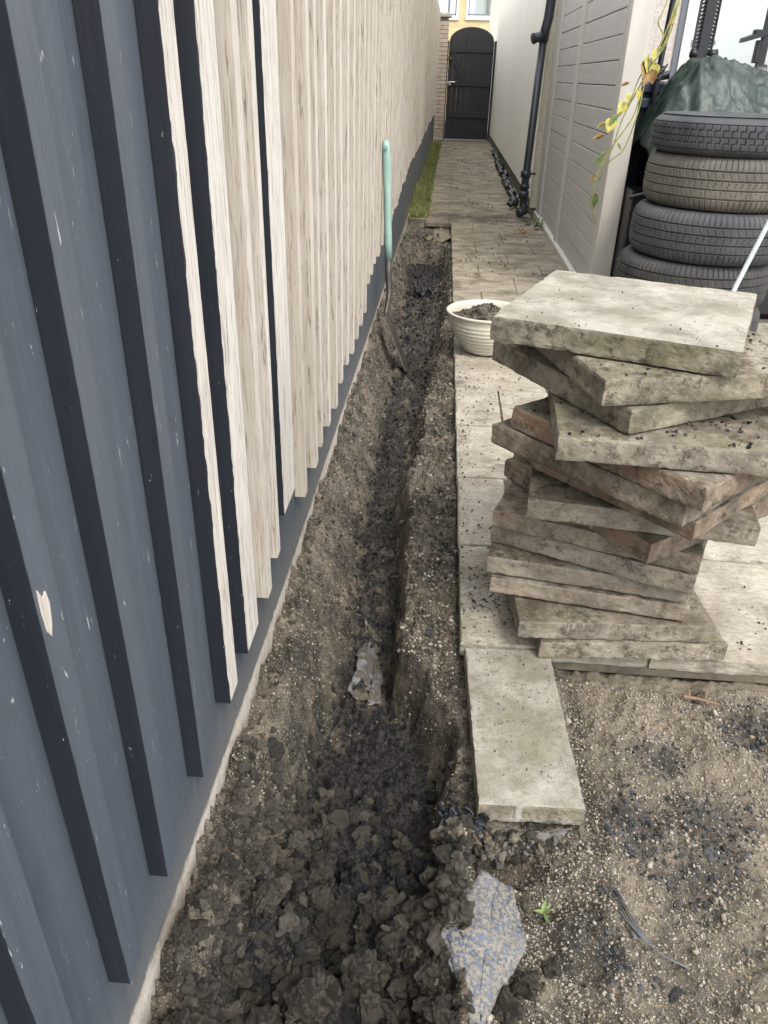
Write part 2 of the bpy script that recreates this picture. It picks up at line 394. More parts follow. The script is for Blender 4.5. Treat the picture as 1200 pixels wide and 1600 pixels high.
def brick_mat():
    g = G('buff_pink_brick'); c = g.mix(g.orand(), (.47, .385, .31), (.62, .52, .43))
    c = g.mix(g.ramp(g.noise(60, 5, .7), .35, .7), g.mix(.4, c, (.36, .28, .22)), c); g.bump(g.noise(200, 4, .7), .6, .003)
    return g.done(c, .9, spec=.2)
BRICK = brick_mat()
def brick_wall():
    g = G('yellow_brick_wall'); mp = g.n('ShaderNodeMapping'); g.L(g.co.outputs['Object'], mp.inputs[0]); mp.inputs['Rotation'].default_value = (R(90), 0, 0)
    cx = g.n('ShaderNodeCombineXYZ'); s_ = g.sep(); g.L(s_[0], cx.inputs[0]); g.L(s_[2], cx.inputs[1])
    b = g.n('ShaderNodeTexBrick'); b.inputs['Scale'].default_value = 1; b.inputs['Brick Width'].default_value = .225; b.inputs['Row Height'].default_value = .075
    b.inputs['Mortar Size'].default_value = .006; b.inputs['Color1'].default_value = (.70, .55, .30, 1); b.inputs['Color2'].default_value = (.60, .44, .235, 1)
    b.inputs['Mortar'].default_value = (.50, .44, .33, 1); g.L(cx.outputs[0], b.inputs['Vector'])
    g.bump(b.outputs['Fac'], -.6, .006)
    return g.done(b.outputs['Color'], .9, spec=.2)
YBRICK = brick_wall()
STONE = simple('concrete_coping', (.30, .28, .23), .9, nscale=12, col2=(.40, .375, .32), bump=.6, bscale=60)
def glass_mat():
    g = G('reflecting_glass'); g.done((.30, .37, .38), .03, 0, 1.0); g.b.inputs['Metallic'].default_value = .0
    g.b.inputs['IOR'].default_value = 2.3; g.b.inputs['Coat Weight'].default_value = 1; return g.m
GLASS = glass_mat()
DARKIN = simple('dark_room', (.03, .032, .036), .8)
def rubber_mat(name, a, b, dust):
    g = G(name); c = g.mix(g.ramp(g.noise(14, 6, .7), .35, .7), a, b)
    c = g.mix(g.math('MULTIPLY', g.ramp(g.noise(4, 5, .7), .4, .7), .8), c, dust)
    g.bump(g.noise(200, 4, .7), .3, .001); return g.done(c, .68, spec=.35)
RUB = rubber_mat('tyre_rubber', (.028, .028, .029), (.05, .05, .049), (.075, .07, .064))
RUBB = rubber_mat('dusty_tyre_rubber', (.07, .064, .055), (.115, .105, .088), (.17, .155, .125))
RUBG = rubber_mat('grey_tyre_rubber', (.036, .038, .042), (.06, .062, .067), (.085, .085, .088))
def tarp_mat():
    g = G('green_tarpaulin'); c = g.mix(g.ramp(g.noise(6, 6, .7), .42, .62), (.013, .027, .021), (.032, .052, .042))
    wv = g.n('ShaderNodeTexWave'); wv.inputs['Scale'].default_value = 120; g.L(g.vec(), wv.inputs[0]); g.bump(wv.outputs[0], .1, .0005)
    g.bump(g.noise(16, 6, .75), .6, .012)
    return g.done(c, .36, spec=.6)
TARP = tarp_mat()
BOWLM = simple('cream_plastic', (.62, .58, .49), .5, nscale=14, col2=(.52, .47, .38))
GREENH = simple('pale_green_handle', (.25, .40, .335), .5, nscale=18, col2=(.33, .46, .40))
STEEL = simple('worn_dark_steel', (.055, .05, .045), .5, .5, nscale=30, col2=(.12, .105, .085), bump=.4)
ZINC = simple('galvanised_latch', (.45, .45, .44), .35, .9)
WPOLE = simple('white_metal_pole', (.60, .66, .66), .4)
def leaf_mat(name, a, b):
    g = G(name); c = g.mix(g.ramp(g.noise(60, 4, .6), .35, .65), a, b); g.b.inputs['Transmission Weight'].default_value = 0
    return g.done(c, .55)
LEAFY = leaf_mat('yellow_leaf', (.36, .33, .06), (.52, .47, .13))
LEAFB = leaf_mat('brown_leaf', (.16, .085, .03), (.33, .22, .06))
LEAFG = leaf_mat('green_leaf', (.09, .15, .04), (.18, .24, .08))
STEM = leaf_mat('olive_stem', (.16, .18, .05), (.36, .34, .10))
ORANGE = leaf_mat('orange_leaf', (.40, .15, .04), (.30, .10, .03))
def sheet_mat(name, a, b, soil, amt, rough=.35, sc=34):
    g = G(name); v = g.vec(); c = g.mix(g.ramp(g.noise(14, 5, .7, v), .42, .62), a, b)
    k = g.ramp(g.noise(sc, 7, .72, v), amt-.03, amt+.05)
    c = g.mix(k, c, g.mix(g.noise(220, 4, .7, v), (.15, .125, .09), soil)); g.bump(g.noise(30, 5, .7, v), .6, .004); g.bump(k, .5, .003)
    return g.done(c, g.mix(k, rough, .95))
BLUESHEET = sheet_mat('blue_grey_sheet', (.065, .085, .135), (.13, .15, .19), (.31, .29, .25), .47, sc=150)
GREYSHEET = sheet_mat('grey_clay_sheet', (.14, .14, .145), (.21, .21, .215), (.045, .042, .04), .47, .6)
BLACKSHEET = sheet_mat('dark_plastic_sheet', (.02, .022, .026), (.06, .065, .075), (.10, .09, .07), .55, .25)
CRUST = sheet_mat('grey_crust', (.09, .09, .095), (.19, .19, .195), (.17, .145, .11), .47, .8)
FANSHEET = sheet_mat('streaked_grey_sheet', (.07, .073, .08), (.17, .175, .18), (.12, .105, .08), .52, .4)

# ------------------------------------------------------------------ ground
FY = [.3, .6, 1.0, 1.25, 1.45, 1.7, 2.2, 3.0, 3.9, 5.0, 6.5, 7.4]
FLOORL = [-.25, -.25, -.24, -.25, -.225, -.20, -.225, -.225, -.235, -.25, -.27, -.27]
FLOORR = [-.02, .0, .02, .02, -.055, -.075, -.10, -.105, -.05, .0, -.02, -.0]
FLOORZ = [-.12, -.13, -.18, -.235, -.235, -.225, -.22, -.21, -.20, -.20, -.18, -.15]
RIML = [-.31, -.31, -.315, -.30, -.30, -.325, -.335, -.335, -.34, -.34, -.34, -.34]
RIMR = [.09, .09, .085, .085, -.035, -.045, -.055, -.045, .03, .06, .055, .055]
def edge_x(y): return .104-.0066*np.asarray(y)
def height(x, y):
    x = np.asarray(x, float); y = np.asarray(y, float)
    wob = .020*fbm(y*4, y*0, 0, 3, 3); wob2 = (.026*fbm(y*4.2, y*0+9, 0, 5, 3)+.014*fbm(y*13, y*0+2, 0, 6, 2))*np.where(y < 3.6, 1, .5)
    fl = np.interp(y, FY, FLOORL)+wob; fr = np.interp(y, FY, FLOORR)+wob2
    rl = np.interp(y, FY, RIML); rr = np.interp(y, FY, RIMR)+wob2*.6; fz = np.interp(y, FY, FLOORZ)
    zl = -.022; zr = -.038
    tl = np.clip((x-rl)/(fl-rl), 0, 1); tr = np.clip((rr-x)/(rr-fr), 0, 1)
    pl = tl*.55+.45*sst(0, 1, tl); pr = .35*tr+.65*sst(0, 1, tr**.9)
    zl_ = zl+(fz-zl)*pl; zr_ = zr+(fz-zr)*pr
    h = np.where(x < (fl+fr)/2, zl_, zr_)
    # trench end, with the bedding step left just in front of it
    e = sst(6.60, 6.72, y+.02*vnoise(x*20, y*0, 0, 2)); h = h*(1-e)+(-.062)*e
    e = sst(7.78, 7.82, y); h = h*(1-e)+(-.012)*e
    # foreground pit and gravelled ground to the right
    right = sst(.085, .125, x)
    gr = -.078+.012*fbm(x*3, y*3, 0, 8, 3)
    bed = np.where((x < .335) & (y > .965), -.0, 0)
    k = sst(.95, .99, y)*(1-sst(.315, .345, x))
    gr = gr*(1-k)+(-.055)*k
    pit = np.exp(-(((x-.165)/.075)**2+((y-.93)/.045)**2)**1.5)
    gr = gr-.085*pit
    h = h*(1-right)+gr*right
    fg = (1-sst(.88, 1.02, y))*(1-sst(.06, .16, x))
    h = h+fg*(.018+.05*fbm(x*9, y*9, 0, 21, 3))
    inside = 1-sst(.10, .13, x)
    am = .012+.012*inside
    h = h+am*fbm(x*14, y*14, 0, 31, 5, .55)*np.where(y < 7.8, 1, .3)
    rg = 1-np.abs(fbm(x*26, y*26, 0, 41, 3)); h = h+.016*inside*(rg-.6)
    h = h+(.0045+.005*inside+.004*fg)*fbm(x*60, y*60, 0, 43, 3, .6)*np.where(y < 7.8, 1, .2)
    cl = 1-np.abs(vnoise(x*38, y*38, 0, 91)); h = h+(.010*fg+.004*inside)*(cl-.5)
    pav = (x > .335) & (y > 1.43) | (x > .09) & (y > 1.46)
    h = np.where(pav, np.minimum(h, -.068), h)
    cut = (x > .085) & (x < .335) & (y > .97) & (y < 1.46)
    h = np.where(cut, np.minimum(h, -.056), h)
    # soil never climbs the slab edge
    nr = sst(.03, .0, np.abs(x-edge_x(y)))*(y > 1.0)
    h = np.where((nr > 0) & (x < edge_x(y)+.01) & (y > .98), np.minimum(h, -.016), h)
    return h
def coal_void_mask(x, y):
    fl = np.interp(y, FY, FLOORL); fr = np.interp(y, FY, FLOORR)
    c = sst(-.06, .03, x-fl)*(1-sst(-.02, .05, x-fr))*.62
    def blob(cx, cy, rx, ry, a): return a*np.exp(-(((x-cx)/rx)**2+((y-cy)/ry)**2))
    c = c+blob(-.04, 1.14, .15, .15, .6)+blob(.0, .9, .13, .10, .5)+blob(-.29, .72, .08, .16, .35)+blob(-.1, .66, .2, .15, .12)  # heap blobs darken the soil as shaded voids between clods; others dark soil
    c = c+blob(.06, 1.75, .03, .18, .3)+blob(.05, 2.3, .03, .3, .3)+blob(-.30, 1.75, .05, .15, .30)+blob(-.33, 3.1, .05, .2, .35)
    c = c*(1-sst(6.5, 6.7, y))+blob(-.15, 6.2, .14, .25, .6)+blob(-.2, 2.9, .05, .5, .15)
    rgt = c*0
    c = c+blob(.52, 1.2, .08, .06, .42)+blob(.42, 1.03, .06, .10, .38)+blob(.60, .98, .10, .08, .28)+blob(.45, .72, .1, .08, .2)+blob(.80, 1.3, .14, .09, .6)+blob(.62, 1.08, .16, .05, .32)+blob(.30, .78, .08, .10, .4)+blob(.5, .9, .10, .1, .25)+blob(.62, .78, .1, .08, .2)
    return c
def sandmask(x, y):
    s = sst(.33, .40, x)*(y < 1.5)*.9
    s = s-coal_void_mask(x, y)*1.25-.10
    st = np.exp(-(((x+.04)/.09)**2+((y-7.12)/.36)**2)**2)*1.5+np.exp(-(((x+.01)/.05)**2+((y-2.9)/.8)**2))*.25
    s = s+.35*np.exp(-((x+.33)/.03)**2)*(y < 2.2)
    return np.clip(s+st+.25*fbm(x*6, y*6, 0, 77, 3), 0, 1)

xs = np.concatenate([np.arange(-.366, .40, .0032), np.arange(.40, 1.05, .005), np.arange(1.05, 2.6, .06)])
ys = [.30]
while ys[-1] < 8.6: ys.append(ys[-1]+max(.0034, .0034*ys[-1]**1.15))
ys = np.array(ys)
X, Y = np.meshgrid(xs, ys); H = height(X, Y)
nx, ny = len(xs), len(ys)
V = np.stack([X.ravel(), Y.ravel(), H.ravel()], 1)
i = np.arange(ny-1)[:, None]*nx+np.arange(nx-1)[None]; i = i.ravel()
F = np.stack([i, i+1, i+nx+1, i+nx], 1)
# leave out what the paving hides completely
cx = X[:-1, :-1].ravel(); cy = Y[:-1, :-1].ravel()
keep = ~((cx > .15) & (cy > 1.5))
me = mesh_np('trench_ground', V, F[keep], SOIL, smooth=True)
attr(me, 'coal_void', np.clip((coal_void_mask(X, Y)*np.where(X > .33, 1.75, 1)).ravel(), 0, 1)); attr(me, 'sand', sandmask(X, Y).ravel())
tag(link('trench_ground', me), 'dug soil of the trench beside the fence with sandy gravel ground to its right', kind='structure')
gb = MB(); gb.box(-60, 60, -40, 120, -.6, -.45)
tag(gb.build('ground', simple('subsoil', (.12, .10, .075), .95, nscale=2, col2=(.17, .145, .11))), 'bare ground under the yard', kind='structure')
# near ground behind/beside the camera so the sheet carries on
gb = MB(); gb.box(-.366, 2.6, -3, .302, -.2, -.08); gb.box(2.598, 8, -3, 1.44, -.2, -.085)
gb.box(1.0, 3, 8.6, 18, -.2, -.05)
tag(gb.build('yard_ground', SOIL), 'rough yard ground', kind='structure')
gb = MB(); gb.box(-6, 8, 18.9, 60, -.2, -.02)
tag(gb.build('road', simple('asphalt', (.05, .05, .05), .9, nscale=3, col2=(.07, .068, .065))), 'road beyond the gate', kind='structure')

# ------------------------------------------------------------------ scatter of lumps
def ico(sub):
    import bmesh
    bm = bmesh.new(); bmesh.ops.create_icosphere(bm, subdivisions=sub, radius=1.0)
    v = np.array([x.co[:] for x in bm.verts]); f = np.array([[q.index for q in t.verts] for t in bm.faces]); bm.free(); return v, f
def lumps(sub, nvar, amp, seed, flat=.75):
    v, f = ico(sub); out = []
    for k in range(nvar):
        d = 1+amp*fbm(v[:, 0]*1.5+k*7.1, v[:, 1]*1.5, v[:, 2]*1.5+k*3.7, seed, {1: 3, 2: 4, 3: 4, 4: 5}[sub], .52)
        q = v*d[:, None]*np.array([1, .62+.38*rng.random(), flat*(.7+.5*rng.random())]); out.append(q)
    return out, f
def scatter(name, P, S, variants, f, mat, label, cat=None, smooth=False, tilt=.6, midx=None, kind='stuff', parent=None, mats=None):
    n = len(P); nv = len(variants[0]); var = rng.integers(0, len(variants), n)
    base = np.stack(variants)[var]                                   # n,nv,3
    a = rng.random(n)*2*np.pi; tx = (rng.random(n)-.5)*2*tilt; ty = (rng.random(n)-.5)*2*tilt
    x, y, z = base[..., 0], base[..., 1], base[..., 2]
    c, s_ = np.cos(tx)[:, None], np.sin(tx)[:, None]; y, z = y*c-z*s_, y*s_+z*c
    c, s_ = np.cos(ty)[:, None], np.sin(ty)[:, None]; x, z = x*c+z*s_, -x*s_+z*c
    c, s_ = np.cos(a)[:, None], np.sin(a)[:, None]; x, y = x*c-y*s_, x*s_+y*c
    Vv = np.stack([x, y, z], -1)*np.asarray(S)[:, None, None]+np.asarray(P)[:, None, :]
    Ff = (f[None]+(np.arange(n)*nv)[:, None, None]).reshape(-1, 3)
    mi = None if midx is None else np.repeat(midx, len(f))
    me = mesh_np(name, Vv.reshape(-1, 3), Ff, mats or mat, mi, smooth)
    o = link(name, me, parent)
    tag(o, label, cat, kind=kind); return o
L0, f0 = lumps(1, 14, .45, 101)      # 42 verts
L2, f2 = lumps(2, 18, .62, 202, .9)
L3, f3 = lumps(4, 12, .46, 303, .95)
CH = [v*np.array([1, .8, .35]) for v in lumps(1, 8, .5, 404)[0]]

def pts(n, x0, x1, y0, y1, pw=1.0):
    x = x0+(x1-x0)*rng.random(n); y = y0+(y1-y0)*rng.random(n)**pw; return x, y
# small crumbs over all the dug soil
x, y = pts(25000, -.36, .10, .33, 7.3, 1.9)
ok = x < edge_x(y)-.004; x, y = x[ok], y[ok]
s = .0011+.0048*rng.random(len(x))**4*(1+.3*y)
cm = coal_void_mask(x, y)+.07*rng.standard_normal(len(x))
scatter('soil_crumbs', np.stack([x, y, height(x, y)+s*.3], 1), s, L0, f0, None, 'loose crumbs of soil scattered through the trench', 'soil', mats=[TANC, COAL, CLOD],
        midx=np.where(cm > .36, 1, np.where(rng.random(len(x)) < .5, 0, 2)))
# clods in the foreground heap
x, y = pts(4200, -.345, .13, .33, 1.15, .8)
keepp = (rng.random(len(x)) < 1.15-sst(.85, 1.12, y)); x, y = x[keepp], y[keepp]
s = .0022+.011*rng.random(len(x))**3.6
cm = coal_void_mask(x, y)*.7+.18*rng.standard_normal(len(x))
scatter('small_clods', np.stack([x, y, height(x, y)+s*rng.uniform(-.4, 1.1, len(x))], 1), s, L2, f2, None, 'heap of small dark clay clods filling the near end of the trench', 'soil', mats=[CLOD, COAL],
        midx=np.where(cm > .5, 1, 0), smooth=False)
L4, f4 = lumps(3, 14, .62, 505, .9)
x, y = pts(330, -.335, .11, .40, 1.16, .8); s = .007+.013*rng.random(len(x))**2
scatter('broken_clods', np.stack([x, y, height(x, y)+s*rng.uniform(.1, .9, len(x))], 1), s, L4, f4, CLOD, 'jagged broken clods mixed through the heap at the near end of the trench', 'soil', smooth=False)
# large clods: each one a thing
CL = [(-.31, .55, .03), (-.28, .58, .04), (-.32, .68, .024), (-.25, .66, .03), (-.22, .72, .022), (-.10, .77, .028), (-.15, .84, .024), (-.05, .66, .03), (.04, .70, .024), (-.19, .56, .03), (-.27, .86, .018), (-.07, .83, .02), (-.13, .66, .045), (-.07, .60, .035), (-.21, .62, .032), (-.27, .70, .028), (-.17, .75, .03), (-.235, .78, .03), (-.06, .71, .036), (-.30, .62, .03), (.01, .66, .034),
      (-.12, .82, .026), (-.02, .76, .026), (-.29, .80, .022), (-.20, .88, .022), (-.24, .56, .035), (-.15, .56, .034), (.06, .62, .028), (.0, .55, .035), (-.09, .90, .02),
      (-.315, .74, .02), (-.10, .52, .035), (.20, .70, .024), (.165, .66, .03), (.245, .735, .019), (.03, .80, .022), (-.33, .66, .018), (-.18, .68, .026), (-.03, .84, .018),
      (-.235, 1.10, .020), (-.225, 1.06, .017), (.075, .72, .022)]
var3 = [mesh_np('soil_clod', v, f3, CLOD, smooth=True) for v in L3]
for k, (x, y, s) in enumerate(CL):
    o = link('soil_clod', var3[k % len(var3)], loc=(x, y, float(height(np.array([x]), np.array([y]))[0])+s*.38), rot=(rnd.uniform(-.6, .6), rnd.uniform(-.6, .6), rnd.uniform(0, 6.28)))
    o.scale = (s*.85, s*.85, s*.8)
    tag(o, 'lump of dark clay lying in the dug heap at the near end of the trench', 'clod', 'clods of clay at the near end of the trench')
# gravel to the right
x, y = pts(50000, .10, 1.02, .33, 1.46, .9)
ok = ~((x > .09) & (x < .335) & (y > .985)) & ~((x > .31) & (y > 1.42))
x, y = x[ok], y[ok]; s = .0010+.0026*rng.random(len(x))**3; dm = coal_void_mask(x, y)
pm = rng.random(len(x)) < np.where(dm > .30, .45, 1.0); x, y, s, dm = x[pm], y[pm], s[pm], dm[pm]
scatter('gravel', np.stack([x, y, height(x, y)+s*.45], 1), s, L0, f0, None, 'sandy gravel spread over the ground right of the trench', 'gravel', mats=[GRAVEL, SLATE, COAL],
        midx=np.where((dm > .27) & (rng.random(len(x)) < .35), 1+(rng.random(len(x)) < .45), 0))
x, y = pts(4500, .33, 1.0, .6, 1.42); dm = coal_void_mask(x, y); ok = (dm > .22) & (rng.random(len(x)) < .8); x, y = x[ok], y[ok]; s = .0025+.0055*rng.random(len(x))**2
scatter('slate_chippings', np.stack([x, y, height(x, y)+s*.3], 1), s, CH, f0, SLATE, 'dark slate chippings lying in patches on the sandy gravel', 'gravel', tilt=.35)
x, y = pts(170, .1, 1.0, .5, 1.42); ok = ~((x < .34) & (y > .97)); x, y = x[ok], y[ok]; s = .003+.0045*rng.random(len(x))**2.5
scatter('pebbles', np.stack([x, y, height(x, y)+s*.4], 1), s, L2, f2, GRAVEL, 'larger pebbles dotted over the sandy gravel', 'gravel', smooth=True)
x, y = pts(900, -.05, .095, 1.4, 4, 1.5); s = .002+.005*rng.random(len(x))**2
scatter('ridge_stones', np.stack([x, y, height(x, y)+s*.4], 1), s, L0, f0, GRAVEL, 'small pale stones in the soil ridge between trench and paving', 'gravel')

x, y = pts(16000, -.36, .10, 1.0, 5.5, 2.0); ok = (x < edge_x(y)-.004) & ((coal_void_mask(x, y)+.25*rng.standard_normal(len(x))) < .32); x, y = x[ok], y[ok]
s = .0009+.0022*rng.random(len(x))**3*(1+.25*y)
scatter('bank_grit', np.stack([x, y, height(x, y)+s*.4], 1), s, L0, f0, GRAVEL, 'sandy grit on the banks of the trench', 'gravel')
n = 260; x = .055+.275*rng.random(n); y = .958+.03*rng.random(n)+.12*np.clip(.12-x, 0, 1); z = -.058-.055*rng.random(n); s = .003+.011*rng.random(n)**2
scatter('bedding_crust', np.stack([x, y-.2*(-.058-z), z], 1), s, L2, f2, None, 'broken crust of grey mortar and soil under the end of the cut slab', 'rubble', mats=[CLOD, CRUST, TANC], midx=rng.integers(0, 3, n))
# ------------------------------------------------------------------ slabs
def rough_slab(name, lx, ly, th, mats, seed, nx=50, amp=.0005, edge=.0013, relief=.0, ystretch=1, cham=.005):
    ny_ = max(6, int(nx*ly/lx)); nz = 9
    us = np.linspace(-lx/2, lx/2, nx); vs_ = np.linspace(-ly/2, ly/2, ny_); zs = np.linspace(-th, 0, nz)
    Vl = []; Fl = []; M = []; off = 0
    def patch(P, m, flip):
        nonlocal off
        a, b = P.shape[:2]; Vl.append(P.reshape(-1, 3)); q = (np.arange(a-1)[:, None]*b+np.arange(b-1)[None]).ravel()+off
        f = np.stack([q, q+1, q+b+1, q+b], 1)
        Fl.append(f[:, ::-1] if flip else f); M.extend([m]*len(f)); off += a*b
    A, B = np.meshgrid(us, vs_, indexing='ij'); patch(np.stack([A, B, A*0], -1), 0, True); patch(np.stack([A, B, A*0-th], -1), 1, False)
    A, Z = np.meshgrid(us, zs, indexing='ij'); patch(np.stack([A, A*0-ly/2, Z], -1), 1, True); patch(np.stack([A, A*0+ly/2, Z], -1), 1, False)
    B, Z = np.meshgrid(vs_, zs, indexing='ij'); patch(np.stack([B*0-lx/2, B, Z], -1), 1, False); patch(np.stack([B*0+lx/2, B, Z], -1), 1, True)
    V = np.concatenate(Vl); F = np.concatenate(Fl)
    x, y, z = V.T.copy()
    # distance to the outline, for worn edges
    ex = lx/2-np.abs(x); ey = ly/2-np.abs(y); d = np.minimum(ex, ey)
    n1 = fbm(x*30+seed, y*30, z*30, seed, 4, .65); n2 = fbm(x*110+5, y*110+seed, z*110, seed+3, 3, .7)
    onside = d < 1e-6; ontop = z > -1e-6; onbot = z < -th+1e-6
    wear = edge*(.6+.8*np.clip(n1+.3, 0, 1.4)+3.2*np.clip(vnoise(x*42+seed, y*42, z*0, seed+31)-.45, 0, 1))
    inw = np.where(onside & (ontop | onbot), wear, 0)+np.where(onside, amp*n2*1.3+amp*.8*n1, 0)
    sx = np.sign(x)*(ex < 1e-6); sy = np.sign(y)*(ey < 1e-6)
    x = x-sx*inw; y = y-sy*inw
    zt = np.where(onside, -wear*.7, 0)+amp*n2*.6*(~onside)+relief*fbm(V[:, 0]*9, V[:, 1]*9*ystretch, 0, seed+9, 4, .55)
    z = z+np.where(ontop, zt, 0)+np.where(onbot, -zt*.7, 0)
    mid = onside & ~ontop & ~onbot
    return mesh_np(name, np.stack([x, y, z], 1), F, mats, M, smooth=False)
def edge_slab(label, A, yaw, z, th, seed, lx=.45, ly=.45, group=None):
    """A = near left top corner, yaw in degrees; the slab lies on what is below"""
    u = Vector((math.cos(R(yaw)), math.sin(R(yaw)), 0)); n = Vector((-u.y, u.x, 0))
    c = Vector((A[0], A[1], 0))+u*lx/2+n*ly/2
    me = rough_slab('paving_slab', lx, ly, th, [SLAB_TOP if seed > 215 else SLAB_SOIL, SLAB_SIDES[{0: 2, 1: 2, 2: 0, 3: 0, 4: 2, 5: 0, 6: 1, 7: 2, 8: 1, 9: 0, 10: 1, 11: 2, 12: 3, 13: 3, 14: 3}[(seed-40)//13]]], seed)
    o = link('paving_slab', me, loc=(c.x, c.y, z), rot=(0, 0, R(yaw)))
    return tag(o, label, 'paving slab', 'old paving slabs piled in the twisted stack')
STK = [((.277, 1.415), 4.9, .437), ((.223, 1.42), 3.8, .45), ((.157, 1.515), -8.8, .45), ((.145, 1.525), -9.6, .45), ((.152, 1.585), -23.0, .465), ((.15, 1.564), -19.8, .46),
       ((.183, 1.73), -53.7, .46), ((.208, 1.431), -7.7, .46), ((.186, 1.599), -45.5, .45), ((.13, 1.575), -44.8, .47), ((.168, 1.55), -47.6, .46), ((.226, 1.284), -3.5, .45),
       ((.348, 1.293), 30, .45), ((.293, 1.291), 15, .45), ((.100, 1.486), -21.4, .453)]
ORD = ['bottom slab of the twisted stack, resting on the laid paving', 'second slab up from the ground in the twisted stack, square to the one under it', 'third slab up in the twisted stack, poking out left over the two below',
       'fourth slab up in the twisted stack, tucked in shadow under an overhanging slab', 'grey faced fifth slab up in the twisted stack, overhanging a dark gap', 'brown sixth slab up in the twisted stack, lying flush on the grey faced slab',
       'seventh slab up in the twisted stack, turned so its orange brown corner points at the viewer', 'broad tan slab at mid height of the stack with its right corner sticking out past all those below',
       'ninth slab up in the stack, thin orange brown edge seen under two overhanging slabs', 'tenth slab up in the stack, long dark edge ending in a point above the orange brown one', 'eleventh slab up in the stack, with a green bluish corner left bare at the front',
       'fourth slab from the top of the stack, crumbly soil and two brown stains along its front edge', 'third slab from the top of the stack, its mossy corner pointing at the viewer', 'second slab from the top of the stack, caked in dark soil under the clean one',
       'pale clean slab lying level on top of the twisted stack, speckled with lichen']
for k, (A, yaw, lx) in enumerate(STK):
    z = .784*(k+1)/15
    o = edge_slab(ORD[k], A, yaw, z-.001, .0482 if k not in (3, 5) else .0455, 40+k*13, lx, .45 if k != 14 else .475)
    if k in (2, 8): o.scale = (1, 1, .9)
    if k in (4,): o.location.z += .002
o = link('cut_paving_slab', rough_slab('cut_paving_slab', .200, .455, .046, [SLAB_TOP, SLAB_SIDE], 900, nx=44), loc=(.2165, 1.2185, .0), rot=(0, 0, R(2.5)))
tag(o, 'narrow cut paving slab ending the laid path, overhanging the dug soil in front', 'paving slab')
# soil crumbs on the slabs
def on_slab(k, n, smax, lo=0, mats=(TANC, COAL, CLOD)):
    A, yaw, lx = STK[k]; u = np.array([math.cos(R(yaw)), math.sin(R(yaw))]); nn = np.array([-u[1], u[0]])
    a = .01+(lx-.02)*rng.random(n); b = .008+.42*rng.random(n)**1.4; s = .0005+smax*.62*rng.random(n)**4.5
    P = np.array(A)[None]+a[:, None]*u+b[:, None]*nn
    m_ = fbm(P[:, 0]*22, P[:, 1]*22, k, 5, 3) > (-.05 if k != 14 else .1); P = P[m_]; s = s[m_]; n = len(P)
    return np.column_stack([P, np.full(n, .784*(k+1)/15)+s*.3]), s
PP = []; SS = []
for k, n, sm in ((14, 260, .003), (13, 900, .006), (12, 500, .006), (11, 1300, .007), (10, 250, .004), (9, 200, .004), (7, 250, .004), (6, 150, .004), (5, 150, .004), (1, 150, .003)):
    p, s = on_slab(k, n, sm); PP.append(p); SS.append(s)
PP = np.concatenate(PP); SS = np.concatenate(SS)
scatter('slab_dirt', PP, SS, L0, f0, None, 'crumbs of dry soil lying on the stacked slabs', 'soil', mats=[TANC, COAL, CLOD], midx=rng.integers(0, 3, len(PP)))

# ------------------------------------------------------------------ laid path
path = thing('path', 'laid paving of riven buff slabs running down the side passage', None, kind='structure')
rows = [1.455, 1.906, 2.349, 2.80, 3.205, 3.66]
while rows[-1] < 18.2: rows.append(rows[-1]+.435+.02*rnd.random())
def lay(x0, x1, y0, y1, seed, relief=.0022, z=0):
    g_ = .0035 if y1 < 4 else .0025
    nx_ = 26 if y0 < 4 else (12 if y0 < 8 else 8)
    me = rough_slab('paving_slab', x1-x0-2*g_, y1-y0-2*g_, .045, [PAVE, PAVE], seed, nx=nx_, amp=.0008 if y0 < 5 else .0012, edge=.0025, relief=relief, ystretch=1.2)
    # keep the mesh in world axes so the material runs on
    me.transform(Matrix.Translation(((x0+x1)/2, (y0+y1)/2, z)))
    link('paving_slab', me, path)
joints_x = {0: [.55, 1.0, 1.45, 1.9, 2.35], 1: [.33, .78, 1.23, 1.68, 2.13], }
for k in range(len(rows)-1):
    y0, y1 = rows[k], rows[k+1]; xl = float(edge_x((y0+y1)/2)) if y1 < 8.0 else -.185
    yc = (y0+y1)/2
    xr = 2.5 if y1 < 4.9 else (.885 if y1 < 8.3 else .845)
    if k == 3: js = [.272, .722, 1.17, 1.62, 2.07]
    else: js = [.252, .702, 1.15, 1.6, 2.05, -.2] if k % 2 else [.485, .935, 1.38, 1.83, 2.3, .035]
    if k == 0: js = [.546, .996, 1.446, 1.896, 2.3]
    js = sorted(j for j in js if xl+.05 < j < xr-.05)
    # lay(...) per piece
    e = [xl]+js+[xr]
    for a, b in zip(e[:-1], e[1:]): lay(a, b, y0, y1, rnd.randrange(999), .0022 if y0 < 4 else .0045, z=rnd.uniform(-.002, .002))
jb = MB(); jb.box(.108, 2.5, 1.462, 8.0, -.065, -.009); jb.box(-.18, .845, 8.0, 18.7, -.065, -.010)
tag(jb.build('joint_filling', simple('joint_grit', (.06, .05, .038), .95, nscale=9, col2=(.19, .16, .115)), path))
